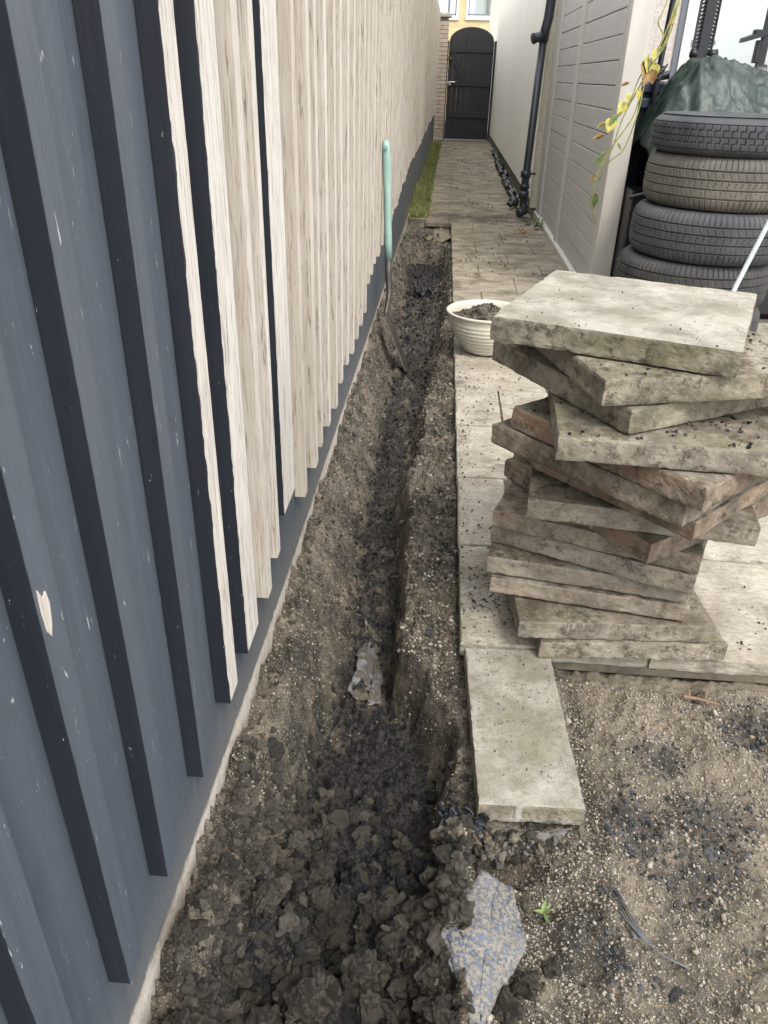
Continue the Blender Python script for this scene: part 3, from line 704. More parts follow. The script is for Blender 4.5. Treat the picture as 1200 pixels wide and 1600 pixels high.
# dark dirt scattered on the path
x, y = pts(9000, .1, .87, 1.5, 17, 2.2)
ok = (fbm(x*3.2, y*1.6, 0, 55, 4) > .22) & ((y < 8) | (x < .8)); x, y = x[ok], y[ok]
s = .0007+.0026*rng.random(len(x))**4*(1+.25*y)
scatter('path_crumbs', np.stack([x, y, .002+s*.3], 1), s, L0, f0, None, 'soil crumbs spilled over the riven paving', 'soil', mats=[CLOD, COAL], midx=rng.integers(0, 2, len(x)))
x, y = pts(1500, .1, .3, 1.5, 3.4, 1); ok = rng.random(len(x)) < np.exp(-(x-.1)/.05); x, y = x[ok], y[ok]; s = .0012+.004*rng.random(len(x))**3
scatter('edge_crumbs', np.stack([x, y, .002+s*.3], 1), s, L0, f0, None, 'sandy crumbs along the cut edge of the paving', 'soil', mats=[TANC, CLOD], midx=rng.integers(0, 2, len(x)))
x = .13+.17*rng.random(420); y = 1.02+.42*rng.random(420)**.6; s = .0005+.0018*rng.random(420)**4
scatter('cut_slab_crumbs', np.stack([x, y, .0015+s*.3], 1), s, L0, f0, None, 'gritty crumbs on the narrow cut slab', 'soil', mats=[TANC, CLOD], midx=rng.integers(0, 2, len(x)))
x = .12+.17*rng.random(700); y = 1.46+.35*rng.random(700); s = .0008+.0028*rng.random(700)**3
scatter('shadow_crumbs', np.stack([x, y, .0015+s*.3], 1), s, L0, f0, None, 'soil crumbs fallen beside the foot of the slab stack', 'soil', mats=[TANC, CLOD], midx=rng.integers(0, 2, len(x)))

# ------------------------------------------------------------------ fence
fence = thing('fence', 'long timber fence of grey painted boards with pale bare wood battens beside the trench', 'fence')
XB, XF = -.363, -.336
py = [-1.0, -.51, 1.487, 3.50, 5.4, 7.3, 9.2, 11.1, 13.0, 14.9, 16.8, 18.38]
for k in range(len(py)-1):
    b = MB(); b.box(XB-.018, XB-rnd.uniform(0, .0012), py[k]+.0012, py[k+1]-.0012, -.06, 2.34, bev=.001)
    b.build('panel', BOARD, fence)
b = MB()
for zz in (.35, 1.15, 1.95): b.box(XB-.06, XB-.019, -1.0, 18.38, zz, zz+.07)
b.build('rail', PAINT_SHADED, fence)
def batten(y0, wd, dp, z0, mats_, seed, ragged=.0012, z1=2.3):
    """cross-section: back-near, front-near (ragged arris), front-far, back-far; slots: 0 side, 1 front"""
    n = 230 if y0 < 2.6 else 40
    zs = np.linspace(z0, z1, n); zs[1:-1] += (np.arange(1, n-1) % 2)*.004
    j1 = ragged*.10*vnoise(zs*6, zs*0+seed, 0, 3)+ragged*.12*vnoise(zs*120, zs*0+seed, 0, 5); j2 = ragged*.22*vnoise(zs*14, zs*0+seed, 0, 7)+ragged*1.1*np.clip(vnoise(zs*75, zs*0+seed, 0, 9)+.2, 0, 1)
    bow = .0025*np.sin(zs*1.2+seed)
    zc = zs*0; jag = np.clip(np.abs(j2)*2.2+ragged*.9*np.clip(vnoise(zs*190, zc+seed, 0, 4), 0, 1), 0, wd*.3)
    P = [np.stack([zc+XB+.0008, y0+bow, zs], 1), np.stack([XB+dp+zc, y0+bow, zs], 1), np.stack([XB+dp+.0003+j1*.4, y0+bow+.0006+jag, zs], 1),
         np.stack([XB+dp+j1*.4, y0+wd+bow+j2*.4, zs], 1), np.stack([zc+XB+.0008, y0+wd+bow, zs], 1)]
    V = np.concatenate(P); F = []; M = []
    for a, b_, m in ((0, 1, 0), (1, 2, 0), (2, 3, 1), (3, 4, 0)):
        q = np.arange(n-1); F.append(np.stack([a*n+q, b_*n+q, b_*n+q+1, a*n+q+1], 1)); M += [m]*(n-1)
    F.append(np.array([[0, 4*n, 3*n, n], [n-1, 2*n-1, 4*n-1, 5*n-1]])); M += [0, 0]
    return mesh_np('batten', V, np.concatenate(F), mats_, M)
near = [(-.30, .05, 'd'), (-.14, .05, 'd'), (.03, .045, 'd'), (.195, .045, 'd'), (.355, .045, 'd'), (.515, .04, 'd'), (.658, .04, 'd'), (.84, .04, 'd'), (1.003, .056, 'w'), (1.146, .095, 'w'),
        (1.331, .04, 'r'), (1.427, .035, 'r'), (1.545, .145, 'w'), (1.80, .04, 'r'), (1.98, .045, 'r'), (2.12, .04, 'r'), (2.285, .045, 'r')]
y = 2.45
while y < 18.3: near.append((y, .045, 'r')); y += .165+rnd.uniform(-.012, .012)
zb_y = [0, 1.35, 1.427, 1.545, 1.8, 2.45, 2.65, 3.2, 3.55, 3.6, 4.3, 5.7, 7.6, 15, 19]
zb_z = [.19, .19, .238, .265, .185, .178, .21, .235, .25, .345, .36, .43, .51, .56, .56]
for k, (y, wd, t) in enumerate(near):
    z0 = float(np.interp(y, zb_y, zb_z))+(rnd.uniform(-.008, .008) if y > 1.3 else 0)+(rnd.uniform(-.02, .02) if y > 3.6 else 0)
    ms = {'d': [PAINT_SHADED, BOARD], 'w': [PAINT_SHADED, RAW_FRONT], 'r': [RAW_SIDE, RAW_FRONT]}[t]
    dp = .027+(rnd.uniform(-.001, .001) if y < 1.4 else rnd.uniform(-.004, .004))
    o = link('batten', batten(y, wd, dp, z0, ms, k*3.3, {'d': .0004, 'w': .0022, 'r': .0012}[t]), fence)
    if t == 'd': o['label'] = 'painted batten with shade put into the colour of its side'
    if t == 'w': o['label'] = 'dark sided batten with bare ragged white front edge'

b = MB(); n0 = 0
cp = [(.5195, .785), (.525, .772), (.531, .776), (.5335, .762), (.530, .742), (.525, .730), (.5205, .738), (.5185, .760)]
b.prism(cp, 'x', XF+.0002, XF+.0014); o = b.build('bare_patch', RAW_FRONT, fence); o['label'] = 'bare splintered patch in the grey paint'
# ------------------------------------------------------------------ brick pier, gate
pier = thing('brick_pier', 'buff pink brick pier with weathered stone cap beside the black gate', 'pier', (-.27, 18.5, 0))
b = MB(); b.box(-.098, .098, -.10, .12, -.05, 2.235); b.build('core', MORTAR, pier)
bm_full = MB().box(-.1075, .1075, -.1025, 0, -.0325, .0325, bev=.004).mesh('brick', BRICK)
bm_half = MB().box(-.0515, .0515, -.1025, 0, -.0325, .0325, bev=.004).mesh('brick', BRICK)
for k in range(29):
    z = .035+.075*k+.002
    if k % 2 == 0: link('brick', bm_full, pier, (0, -.005, z))
    else:
        for sx in (-.0555, .0555): link('brick', bm_half, pier, (sx, -.005+rnd.uniform(-.002, .002), z))
    for sx in (-1, 1):
        o = link('brick', bm_half, pier, (sx*.005, .06, z), (0, 0, sx*R(90)))
b = MB(); b.box(-.155, .155, -.155, .17, 2.24, 2.305, bev=.008)
n = len(b.v); b.v += [(-.15, -.15, 2.305), (.15, -.15, 2.305), (.15, .165, 2.305), (-.15, .165, 2.305), (0, 0, 2.345)]
for q in ((0, 1, 4), (1, 2, 4), (2, 3, 4), (3, 0, 4)): b.f.append(tuple(n+i for i in q)); b.m.append(0)
b.build('cap', STONE, pier)

gate = thing('gate', 'black boarded garden gate with arched top and silver latch closing the passage', 'gate', (0, 18.7, 0))
gx0, gx1 = -.135, .795; gw = gx1-gx0; nb = 9
for k in range(nb):
    a = gx0+gw*k/nb; c_ = a+gw/nb
    def top(x):
        t = (x-.33)/.465; return 1.83+.27*math.sqrt(max(0, 1-t*t))
    poly = [(a+.0003, .02), (c_-.0003, .02)]+[(a+.0003+(c_-a-.0006)*q, top(a+(c_-a)*q)) for q in (1, .75, .5, .25, 0)]
    b = MB(); b.prism(poly, 'y', rnd.uniform(-.003, .001), .02); b.build('board', GATE, gate)
for nm, z0, z1 in (('ledge', 1.645, 1.755), ('ledge', 1.03, 1.135), ('ledge', .43, .545)):
    b = MB(); b.box(gx0+.005, gx1-.005, -.032, -.002, z0, z1, bev=.004); b.build(nm, GATE, gate)
for (xa, za, xb, zb) in ((-.09, 1.64, .12, 1.14), (.38, 1.025, .60, .55)):
    b = MB(); b.prism([(xa, za), (xa+.10, za), (xb+.10, zb), (xb, zb)], 'y', -.028, -.003); b.build('brace', GATE, gate)
for (a, c_) in ((-.19, -.14), (.80, .85)):
    b = MB(); b.prism([(a, 0), (c_, 0), (c_, 1.84), ((a+c_)/2, 1.86 if a < 0 else 1.87), (a, 1.93 if a < 0 else 1.85)], 'y', -.03, .05); b.build('frame_post', GATE, gate)
b = MB(); b.box(-.155, .02, -.052, -.034, 1.085, 1.115, bev=.003); b.tube([(-.10, -.06, 1.10), (.03, -.06, 1.10)], .012, 8); b.box(-.10, -.06, -.07, -.05, 1.04, 1.09); b.build('latch', ZINC, gate)
b = MB(); b.box(-.17, -.05, -.05, -.033, 1.51, 1.56, bev=.004); b.build('bolt', STEEL, gate)
b = MB(); b.tube([(.865, 18.2-18.7, 1.30), (.845, 18.2-18.7, 1.30)], .02, 10); b.build('hinge_pin', STEEL, gate)

# ------------------------------------------------------------------ far house
fh = thing('far_house', 'yellow brick house with white framed windows beyond the black gate', 'house', (0, 27, 0))
wx = [(-.62, -.04, 2.78, 4.1), (.31, 1.22, 2.79, 4.1)]
def wall_with(name, x0, x1, z0, z1, holes, m, parent, y=0, t=.3):
    xs_ = sorted({x0, x1, *[h[0] for h in holes], *[h[1] for h in holes]}); b = MB()
    for a, c_ in zip(xs_[:-1], xs_[1:]):
        hs_ = sorted([h for h in holes if h[0] <= a and h[1] >= c_], key=lambda h: h[2]); z = z0
        for h in hs_: b.box(a, c_, y, y+t, z, h[2]); z = h[3]
        b.box(a, c_, y, y+t, z, z1)
    return b.build(name, m, parent)
wall_with('wall', -5, 6, -.1, 6.2, wx, YBRICK, fh)
for (a, c_, z0, z1) in wx:
    w_ = MB()
    for q in ((a-.07, a, z0-.0, z1), (c_, c_+.07, z0, z1)): w_.box(q[0], q[1], -.03, .1, q[2], q[3])
    w_.box(a-.07, c_+.07, -.05, .1, z0-.11, z0); fr = w_.build('window', WFRAME, fh)
    f_ = MB(); f_.box(a, a+.03, .02, .08, z0, z1); f_.box(c_-.03, c_, .02, .08, z0, z1); f_.box(a, c_, .02, .08, z0, z0+.045)
    mxx = a+(c_-a)*.62; f_.box(mxx-.03, mxx+.03, .01, .08, z0, z1); f_.build('frame', GFRAME, fr)
    p_ = MB(); p_.box(a, c_, .05, .055, z0, z1); p_.build('pane', GLASS, fr)
b = MB(); b.box(-5.4, 6.4, -.5, 6, 6.2, 6.4); b.build('roof', STONE, fh)
b = MB(); b.box(-5, 6, .3, 6, -.1, 6.2); b.build('side_walls', YBRICK, fh)
b = MB(); b.box(.38, .62, .042, .049, 3.02, 3.05)
b = MB(); b.tube([(1.0, -1.5, 0), (1.02, -1.5, 5)], .035, 10)
tag(b.build('lamp_column', BLACK, None, loc=(.0, 27, 0)), 'thin black upright column standing before the yellow brick house', 'post')

# ------------------------------------------------------------------ rendered house on the right
rh = thing('rendered_house', 'cream rendered house wall along the right side of the passage', 'house', (0, 0, 0))
b = MB(); b.box(.845, 1.4, 8.36, 24, .13, 4.6); b.build('wall', RENDER, rh)
b = MB(); b.box(.862, 1.4, 8.37, 24, -.06, .125); b.build('plinth', ALU, rh)
b = MB(); b.box(.838, .846, 8.352, 24, .118, .135); b.build('drip_bead', simple('bead', (.20, .16, .10), .7), rh)
b = MB(); b.box(.838, 1.4, 8.33, 8.357, .06, 4.6); b.build('textured_end', DASHY, rh)
b = MB(); b.box(.834, .846, 8.322, 8.338, .06, 4.6); b.build('corner_bead', simple('yellowed_bead', (.50, .45, .27), .6, nscale=8, col2=(.60, .57, .42)), rh)
b = MB(); b.box(1.02, 4.5, 6.3, 8.3, -.05, 4.6); 
wall_with('rear_wall', 1.02, 4.5, -.05, 4.6, [(1.50, 3.1, .05, 2.2)], DASH, rh, 6.3, .3)
b = MB(); b.box(1.5, 3.1, 6.62, 6.66, .05, 2.2); b.build('room_behind', DARKIN, rh)
w_ = MB(); w_.box(1.50, 1.535, 6.29, 6.40, .05, 2.2); win = w_.build('patio_door', GFRAME, rh)
w_ = MB(); w_.box(1.538, 1.60, 6.28, 6.40, .05, 2.2, bev=.004); w_.box(3.04, 3.1, 6.28, 6.4, .05, 2.2); w_.box(1.6, 3.04, 6.28, 6.4, 2.14, 2.2); w_.box(1.6, 3.04, 6.28, 6.4, .05, .12); w_.build('frame', WFRAME, win)
w_ = MB(); w_.box(1.602, 3.038, 6.33, 6.336, .12, 2.14); w_.build('pane', GLASS, win)

# ------------------------------------------------------------------ downpipe
dp = thing('downpipe', 'dark grey downpipe with a swan neck standing at the corner of the cream house', 'drainpipe', (.745, 8.1, 0))
b = MB(); b.tube([(0.03, 0, .03), (0.005, 0, .10), (0, 0, .2), (0.03, 0, 1.50)], .036, 16); b.build('pipe', PIPE, dp, True)
b = MB(); b.tube([(0.0, 0, .17), (0.0, 0, .24)], .050, 16); b.tube([(0.0, 0, .26), (0.0, 0, .30)], .047, 16); b.tube([(.0, 0, .36), (.001, 0, .42)], .049, 16); b.build('collar', PIPE, dp, True)
b = MB(); b.tube([(-.06, -.03, 1.50), (-.01, -.005, 1.515), (.03, .0, 1.53)], .040, 16); b.tube([(-.062, -.031, 1.499), (-.058, -.029, 1.50)], .046, 16); b.build('branch', PIPE, dp, True)
b = MB(); b.tube([(.03, 0, 1.48), (.04, 0, 1.58), (.055, .0, 1.66), (.062, 0, 1.8), (.07, 0, 3.2)], .042, 16); b.build('upper_pipe', PIPE, dp, True)
b = MB(); b.tube([(-.035, -.02, .045), (.0, 0, .05), (.02, 0, .12)], .046, 14); b.build('shoe', PIPE, dp, True)
b = MB(); b.box(.0, .10, .05, .06, .38, .40); b.build('bracket', PIPE, dp)
b = MB()
pp = [(.72+.07*math.cos(t), 7.75+.18*math.sin(t), .008) for t in np.linspace(-1.2, 1.2, 10)]
b.tube(pp, .008, 6)
tag(b.build('drain_ring', simple('grey_drain', (.12, .12, .12), .7), None), 'curved grey drain rim set in the paving by the downpipe', 'drain')
# knotted hose along the wall
b = MB(); P1 = []; r1 = []; yy = 8.5; k = 0
while yy < 15.2:
    x0 = float(np.interp(yy, [8.5, 8.9, 9.4, 10.6, 11.7, 13.9, 15.2], [.66, .735, .75, .755, .765, .785, .79]))
    P1.append((x0+rnd.uniform(-.045, .03), yy+rnd.uniform(-.03, .03), .03+rnd.uniform(0, .045))); r1.append(rnd.uniform(.016, .038)); yy += rnd.uniform(.03, .085)
b.tube(P1, r1, 8)
tag(b.build('knotted_hose', BLKPL, None, True), 'knotted black hose lying along the foot of the cream wall', 'hose')

# ------------------------------------------------------------------ timber screen
scn = thing('timber_screen', 'taupe painted timber screen of horizontal boards right of the path', 'fence', (0, 0, 0))
SX = .90
def post(x0, x1, y0, y1, z0=.0, z1=2.4): 
    b = MB(); b.box(x0, x1, y0, y1, z0, z1, bev=.004); return b.build('post', TIMBP, scn)
post(SX, 1.012, 4.82, 4.92); post(SX, 1.0, 6.60, 6.72); post(SX, 1.0, 7.98, 8.32)
b = MB(); b.box(SX-.018, 1.0, 4.925, 8.32, -.06, .035, bev=.004); b.build('base_rail', TIMBP, scn)
for (ya, yb) in ((4.922, 6.598), (6.722, 7.978)):
    z = .038; k = 0
    while z < 2.35:
        b = MB(); dx = rnd.uniform(-.0012, .0012)
        b.box(SX+.018+dx, SX+.036, ya, yb, z+.0025, z+.1225, bev=.0025)
        b.build('board', TIMB, scn); z += .125
b = MB(); b.box(SX+.04, SX+.045, 4.93, 8.3, 0, 2.38); b.build('backing', DARKIN, scn)
b = MB(); b.box(SX-.002, SX+.016, 4.925, 4.955, .036, 2.38); b.build('trim', TIMBP, scn)

# ------------------------------------------------------------------ things behind the tyres
t = thing('wheelie_bin', 'navy blue bin standing between the timber screen and the tyre stack', 'bin', (1.24, 5.50, 0))
b = MB(); b.prism([(-.16, 0), (.18, 0), (.215, 1.12), (-.205, 1.12)], 'y', -.24, .24); b.build('body', NAVY, t)
b = MB(); b.box(-.225, .235, -.27, .27, 1.122, 1.19, bev=.015); b.build('lid', NAVY, t)
b = MB(); b.box(-.235, .24, -.285, -.262, 1.05, 1.10, bev=.005); b.build('rim', NAVY, t)
t = thing('plastic_crate', 'black slatted plastic crate in the gap beside the tyre stack', 'crate', (1.17, 4.74, 0))
b = MB()
for k in range(7): b.box(-.15, .15, -.12, -.108, .02+k*.09, .085+k*.09)
for sx in (-.15, -.05, .05, .14): b.box(sx, sx+.012, -.126, -.1205, 0, .66)
b.box(-.15, -.14, -.10, .12, 0, .66); b.box(.14, .15, -.10, .12, 0, .66); b.box(-.15, .15, .11, .12, 0, .66); b.build('body', BLKPL, t)
b = MB(); b.tube([(-.17, -.13, .63), (.16, -.13, .72)], .012, 8); b.build('handle', BLKPL, t)
t = thing('cable', 'tangle of thin dark cable looped on the bin lid', 'cable', (1.10, 5.0, 1.21))
b = MB()
for q in range(3): b.tube([((.05+.01*q)*math.cos(a), .04*math.sin(a), .012+.01*q+.03*math.sin(a*2+q)) for a in np.linspace(0, 6, 26)], .004, 6)
b.build('loops', BLKPL, t); 
b = MB(); b.tube([(1.183, 5.2, .0), (1.172, 5.2, 1.17), (1.186, 5.2, 1.58), (1.20, 5.2, 2.1)], .0165, 10); b.tube([(1.18, 5.2, 1.21), (1.235, 5.2, 1.225)], .022, 8)
tag(b.build('black_pole', BLACK, None), 'slim black upright pole in front of the pebble dashed wall', 'pole')

t = thing('gym_rack', 'black steel rack upright with rows of slots in front of the patio door', 'rack', (1.50, 5.6, 0))
b = MB(); b.box(-.030, .030, -.03, .03, 0, 2.2, bev=.003); b.build('upright', BLACK, t)
ml = MB().box(-.012, .012, -.012, .012, -.006, .006, bev=.002).mesh('tooth', BLACK)
for k in range(46):
    for sx in (-1, 1): link('tooth', ml, t, (sx*.041, 0, 1.30+k*.02), (0, sx*R(25), 0))
b = MB(); b.box(-.058, -.052, -.02, .02, 1.28, 2.2); b.box(.052, .058, -.02, .02, 1.28, 2.2); b.build('edge_strip', BLACK, t)
b = MB(); b.tube([(-.075, -.04, 1.345), (-.035, -.04, 1.34)], .024, 12); b.build('foot_knob', BLKPL, t, True)
b = MB(); b.tube([(.035, -.04, 1.34), (.085, -.04, 1.345)], .024, 12); b.build('foot_knob', BLKPL, t, True)
t = thing('bench_arm', 'black bracket arm of gym equipment against the reflecting glass', 'gym equipment', (1.86, 5.6, 0))
b = MB(); b.box(-.02, .025, -.02, .02, 0, 1.62, bev=.003); b.build('upright', BLACK, t)
b = MB(); b.box(-.075, .12, -.025, .025, 1.44, 1.475, bev=.006); b.build('arm', BLACK, t)
b = MB(); b.prism([(-.135, 1.405), (-.13, 1.43), (-.01, 1.475), (.0, 1.445)], 'y', -.05, .05); b.build('pad', BLACK, t)
b = MB(); b.box(-.045, -.018, -.025, .025, 1.30, 1.42, bev=.004); b.box(.0, .05, -.03, .03, 1.52, 1.58, bev=.008); b.tube([(-.03, -.04, 1.25), (.03, -.04, 1.25)], .045, 14); b.build('bracket', BLACK, t)
b = MB(); b.tube([(1.742, 5.3, 0), (1.742, 5.3, 1.26)], .022, 12); b.tube([(1.742, 5.3, 1.258), (1.742, 5.3, 1.276)], .012, 8)
b = MB(); b.prism([(-.03, 0), (.03, 0), (.022, 1.255), (.0, 1.285), (-.02, 1.25)], 'y', -.03, .03)
tag(b.build('terracotta_post', simple('terracotta', (.42, .20, .12), .7), None, loc=(1.66, 5.45, 0)), 'tip of a terracotta orange post showing above the tarpaulin', 'post')

# tarpaulin heap
nxg, nyg = 130, 80
U, Vv = np.meshgrid(np.linspace(1.06, 2.35, nxg), np.linspace(4.50, 5.35, nyg))
prof = np.interp(U, [1.06, 1.10, 1.16, 1.22, 1.30, 1.38, 1.48, 1.62, 1.8, 2.1, 2.35], [.90, 1.0, 1.12, 1.215, 1.29, 1.305, 1.292, 1.25, 1.24, 1.22, .9])
ysl = sst(4.50, 4.86, Vv)*(1-sst(5.1, 5.34, Vv))
hz = .86+np.maximum(prof-.86, -.0)*(.25+.75*ysl)
fold = .05*(.5-np.abs(fbm(U*5+Vv*3, Vv*5, 0, 61, 5, .6)))+.03*(1-np.abs(vnoise(U*6+Vv*2.3, Vv*2, 0, 63)))**4*.8
fold += .035*np.exp(-((U-1.285-(Vv-4.7)*.1)/.018)**2)*(1-sst(4.7, 5.0, Vv))-.03*np.exp(-((U-1.25)/.02)**2)*(1-sst(4.6, 4.9, Vv))
hz = hz+fold-.03
Vt = np.stack([U+.02*fbm(U*8, Vv*8, 0, 65, 3), Vv+.03*fbm(U*6, Vv*6, 0, 66, 3), hz], -1).reshape(-1, 3)
q = (np.arange(nyg-1)[:, None]*nxg+np.arange(nxg-1)[None]).ravel()
me = mesh_np('tarpaulin', Vt, np.stack([q, q+1, q+nxg+1, q+nxg], 1), TARP, smooth=True)
o = link('tarpaulin', me); so_ = o.modifiers.new('thick', 'SOLIDIFY'); so_.thickness = .002
tag(o, 'crumpled dark green tarpaulin draped over a heap behind the tyres', 'tarpaulin')
b = MB(); b.box(1.16, 2.2, 4.60, 5.2, .0, .86, bev=.03)
tag(b.build('covered_box', BLKPL), 'bulky dark box hidden beneath the green tarpaulin', 'box')

# ------------------------------------------------------------------ tyres
def tyre(mat, label, loc, rz, kind, ro=.368, wd=.222, tilt=(0, 0)):
    t = thing('tyre', label, 'tyre', loc, rz, 'old car tyres stacked by the timber screen'); t.rotation_euler = (tilt[0], tilt[1], rz)
    NA = 560; nv = 64
    v = np.linspace(-1, 1, nv); th = np.linspace(0, 2*np.pi, NA, endpoint=False)
    TH, VV = np.meshgrid(th, v, indexing='ij')
    zt = VV*wd/2*.97; rr = ro-.030*np.abs(VV)**5-.004*VV**2
    d = np.zeros_like(TH)
    def groove(c, hw, dep): return dep*sst(hw, hw*.45, np.abs(VV-c))
    def sipe(N, slope, lo, hi, wid, dep, off=0):
        ph = (TH*N/(2*np.pi)+slope*VV+off) % 1; ph = np.minimum(ph, 1-ph)
        return dep*sst(wid, wid*.4, ph)*sst(lo-.02, lo+.02, VV)*(1-sst(hi-.02, hi+.02, VV))
    if kind == 'road':
        for c_ in (-.52, -.17, .18, .53): d = np.maximum(d, groove(c_, .034, .008))
        d = np.maximum(d, sipe(92, .0, .60, 1.0, .15, .005)); d = np.maximum(d, sipe(92, .0, -1.0, -.58, .15, .005, .3))
        d = np.maximum(d, sipe(70, 1.1, .24, .47, .10, .003)); d = np.maximum(d, sipe(80, -1.3, -.11, .12, .13, .004)); d = np.maximum(d, sipe(105, .4, -.46, -.23, .10, .003))
    else:
        for c_ in (-.62, .0, .62): d = np.maximum(d, groove(c_, .026, .006))
        for k_, (lo, hi) in enumerate(((-.60, -.30), (-.30, .0), (.02, .32), (.32, .62))): d = np.maximum(d, sipe(64, 0, lo, hi, .09, .006, .5*k_+.25*(k_ > 1)))
        ph = (TH*64/(2*np.pi)) % 1
        for c_, o_ in ((-.30, 0), (.32, .25)): d = np.maximum(d, .006*sst(.05, .02, np.abs(VV-c_))*(((ph+o_) % 1) < .55))
        rr = rr-.012*sst(.62, 1, np.abs(VV))
    rr = rr-d
    P = np.stack([rr*np.cos(TH), rr*np.sin(TH), zt], -1).reshape(-1, 3)
    a = np.arange(NA)[:, None]; bb = np.arange(nv-1)[None]; a2 = (a+1) % NA
    F = np.stack([a*nv+bb, a2*nv+bb, a2*nv+bb+1, a*nv+bb+1], -1).reshape(-1, 4)
    link('tread', mesh_np('tread', P, F, mat, smooth=False), t)
    for s_ in (-1, 1):
        pr = [(ro-.034, .485*wd), (ro-.045, .497*wd), (ro-.075, .505*wd), (ro-.082, .499*wd), (ro-.10, .505*wd), (ro-.135, .47*wd), (ro-.14, .462*wd), (ro-.155, .44*wd), (ro-.158, .38*wd), (ro-.13, .30*wd), (ro-.05, .30*wd)]
        n_ = 96; th2 = np.linspace(0, 2*np.pi, n_, endpoint=False)
        P = np.array([[(r_*math.cos(q), r_*math.sin(q), s_*z_) for (r_, z_) in pr] for q in th2]).reshape(-1, 3); m_ = len(pr)
        a = np.arange(n_)[:, None]; bb = np.arange(m_-1)[None]; a2 = (a+1) % n_
        F = np.stack([a*m_+bb, a2*m_+bb, a2*m_+bb+1, a*m_+bb+1], -1).reshape(-1, 4)
        if s_ > 0: F = F[:, ::-1]
        link('sidewall', mesh_np('sidewall', P, F, mat, smooth=True), t)
    return t
tyre(RUB, 'lowest tyre of the stack, mostly hidden behind the paving slabs', (1.255, 4.08, .114), .2, 'road')
tyre(RUB, 'dark tyre second from the bottom, its lower half hidden by the top slab', (1.250, 4.07, .338), 1.0, 'road', tilt=(0, .005))
tyre(RUBG, 'dark grey tyre directly under the brown dusty one', (1.290, 4.06, .566), 2.0, 'road', ro=.372)
tyre(RUBB, 'brown dusty tyre second from the top of the stack', (1.310, 4.08, .792), 2.9, 'road', ro=.362)
tyre(RUBG, 'narrow block tread tyre on top of the stack', (1.305, 4.08, .982), .5, 'block', ro=.358, wd=.165)
b = MB(); b.tube([(1.155, 3.30, .20), (1.206, 3.3, .463), (1.27, 3.3, .707), (1.42, 3.32, 1.3)], .0095, 10)
tag(b.build('white_pole', WPOLE), 'thin white metal pole leaning in front of the tyres', 'pole')

# ------------------------------------------------------------------ bowl with soil
t = thing('bowl', 'cream ribbed plastic bowl standing on the path behind the slab stack', 'bowl', (.232, 3.74, .004))
pr = [(0, 0), (.085, 0), (.10, .006)]
for k in range(9):
    f = k/8; r0_ = .105+(.183-.105)*math.sin(f*math.pi/2)**.9; z0 = .012+.155*f
    pr += [(r0_+.0045, z0+.004), (r0_+.0055, z0+.009), (r0_+.001, z0+.0145)]
pr += [(.190, .185), (.200, .192), (.203, .199), (.196, .203), (.186, .198), (.182, .18), (.165, .12), (.13, .05), (.08, .012), (0, .010)]
n_ = 72
P = np.array([[(r_*math.cos(q), r_*math.sin(q), z_) for (r_, z_) in pr] for q in np.linspace(0, 2*np.pi, n_, endpoint=False)]).reshape(-1, 3); m_ = len(pr)
a = np.arange(n_)[:, None]; bb = np.arange(m_-1)[None]; a2 = (a+1) % n_
F = np.stack([a*m_+bb, a2*m_+bb, a2*m_+bb+1, a*m_+bb+1], -1).reshape(-1, 4)
link('body', mesh_np('body', P, F, BOWLM, smooth=True), t)
rr_, aa_ = np.meshgrid(np.linspace(0, 1, 34), np.linspace(0, 2*np.pi, 72, endpoint=False), indexing='ij')
xx = .172*rr_*np.cos(aa_); yy_ = .172*rr_*np.sin(aa_); zz = .158+.065*np.exp(-(((xx+.0)/.09)**2+((yy_-.02)/.10)**2))+.014*fbm(xx*30, yy_*30, 0, 90, 4)
q = (np.arange(33)[:, None]*72); kk = np.arange(72)[None]; k2 = (kk+1) % 72
F = np.stack([q+kk, q+72+kk, q+72+k2, q+k2], -1).reshape(-1, 4)
me = mesh_np('soil_heap', np.stack([xx, yy_, zz], -1).reshape(-1, 3), F, SOIL, smooth=True); attr(me, 'coal_void', np.full(len(me.vertices), .12)); attr(me, 'sand', np.zeros(len(me.vertices)))
tag(link('soil_heap', me, None, (.232, 3.74, .004)), 'mound of dark crumbly soil heaped in the cream bowl', 'soil', kind='stuff')
aa = rng.random(500)*6.28; r2_ = .165*np.sqrt(rng.random(500)); xx = r2_*np.cos(aa); yy_ = r2_*np.sin(aa)
zz = .158+.065*np.exp(-(((xx)/.09)**2+((yy_-.02)/.10)**2)); s = .002+.008*rng.random(500)**2
scatter('bowl_crumbs', np.stack([xx+.232, yy_+3.74, zz+.004+s*.3], 1), s, L0, f0, CLOD, 'loose crumbs on the soil in the cream bowl', 'soil')

# ------------------------------------------------------------------ spade
t = thing('spade', 'garden spade with pale green handle leaning on the fence, blade in the trench', 'spade', (-.30, 4.2, 0))
def rel(p): return (p[0]+.30, p[1]-4.2, p[2])
hp = [(-.323, 4.25, .90), (-.319, 4.25, .86), (-.315, 4.25, .80), (-.311, 4.25, .70), (-.308, 4.25, .66), (-.304, 4.248, .55), (-.298, 4.245, .42), (-.293, 4.24, .325)]
b = MB(); pts_ = [Vector(rel(p)) for p in hp]; wds = [.014, .021, .022, .021, .019, .020, .021, .021]; dps = [.011, .015, .013, .012, .017, .02, .02, .02]
n0 = len(b.v)
for p, w1, d1 in zip(pts_, wds, dps):
    for k in range(12):
        an = 2*math.pi*k/12; b.v.append((p.x+w1*math.cos(an), p.y+d1*math.sin(an), p.z))
for i_ in range(len(pts_)-1):
    for k in range(12): b.f.append((n0+i_*12+k, n0+i_*12+(k+1) % 12, n0+(i_+1)*12+(k+1) % 12, n0+(i_+1)*12+k)); b.m.append(0)
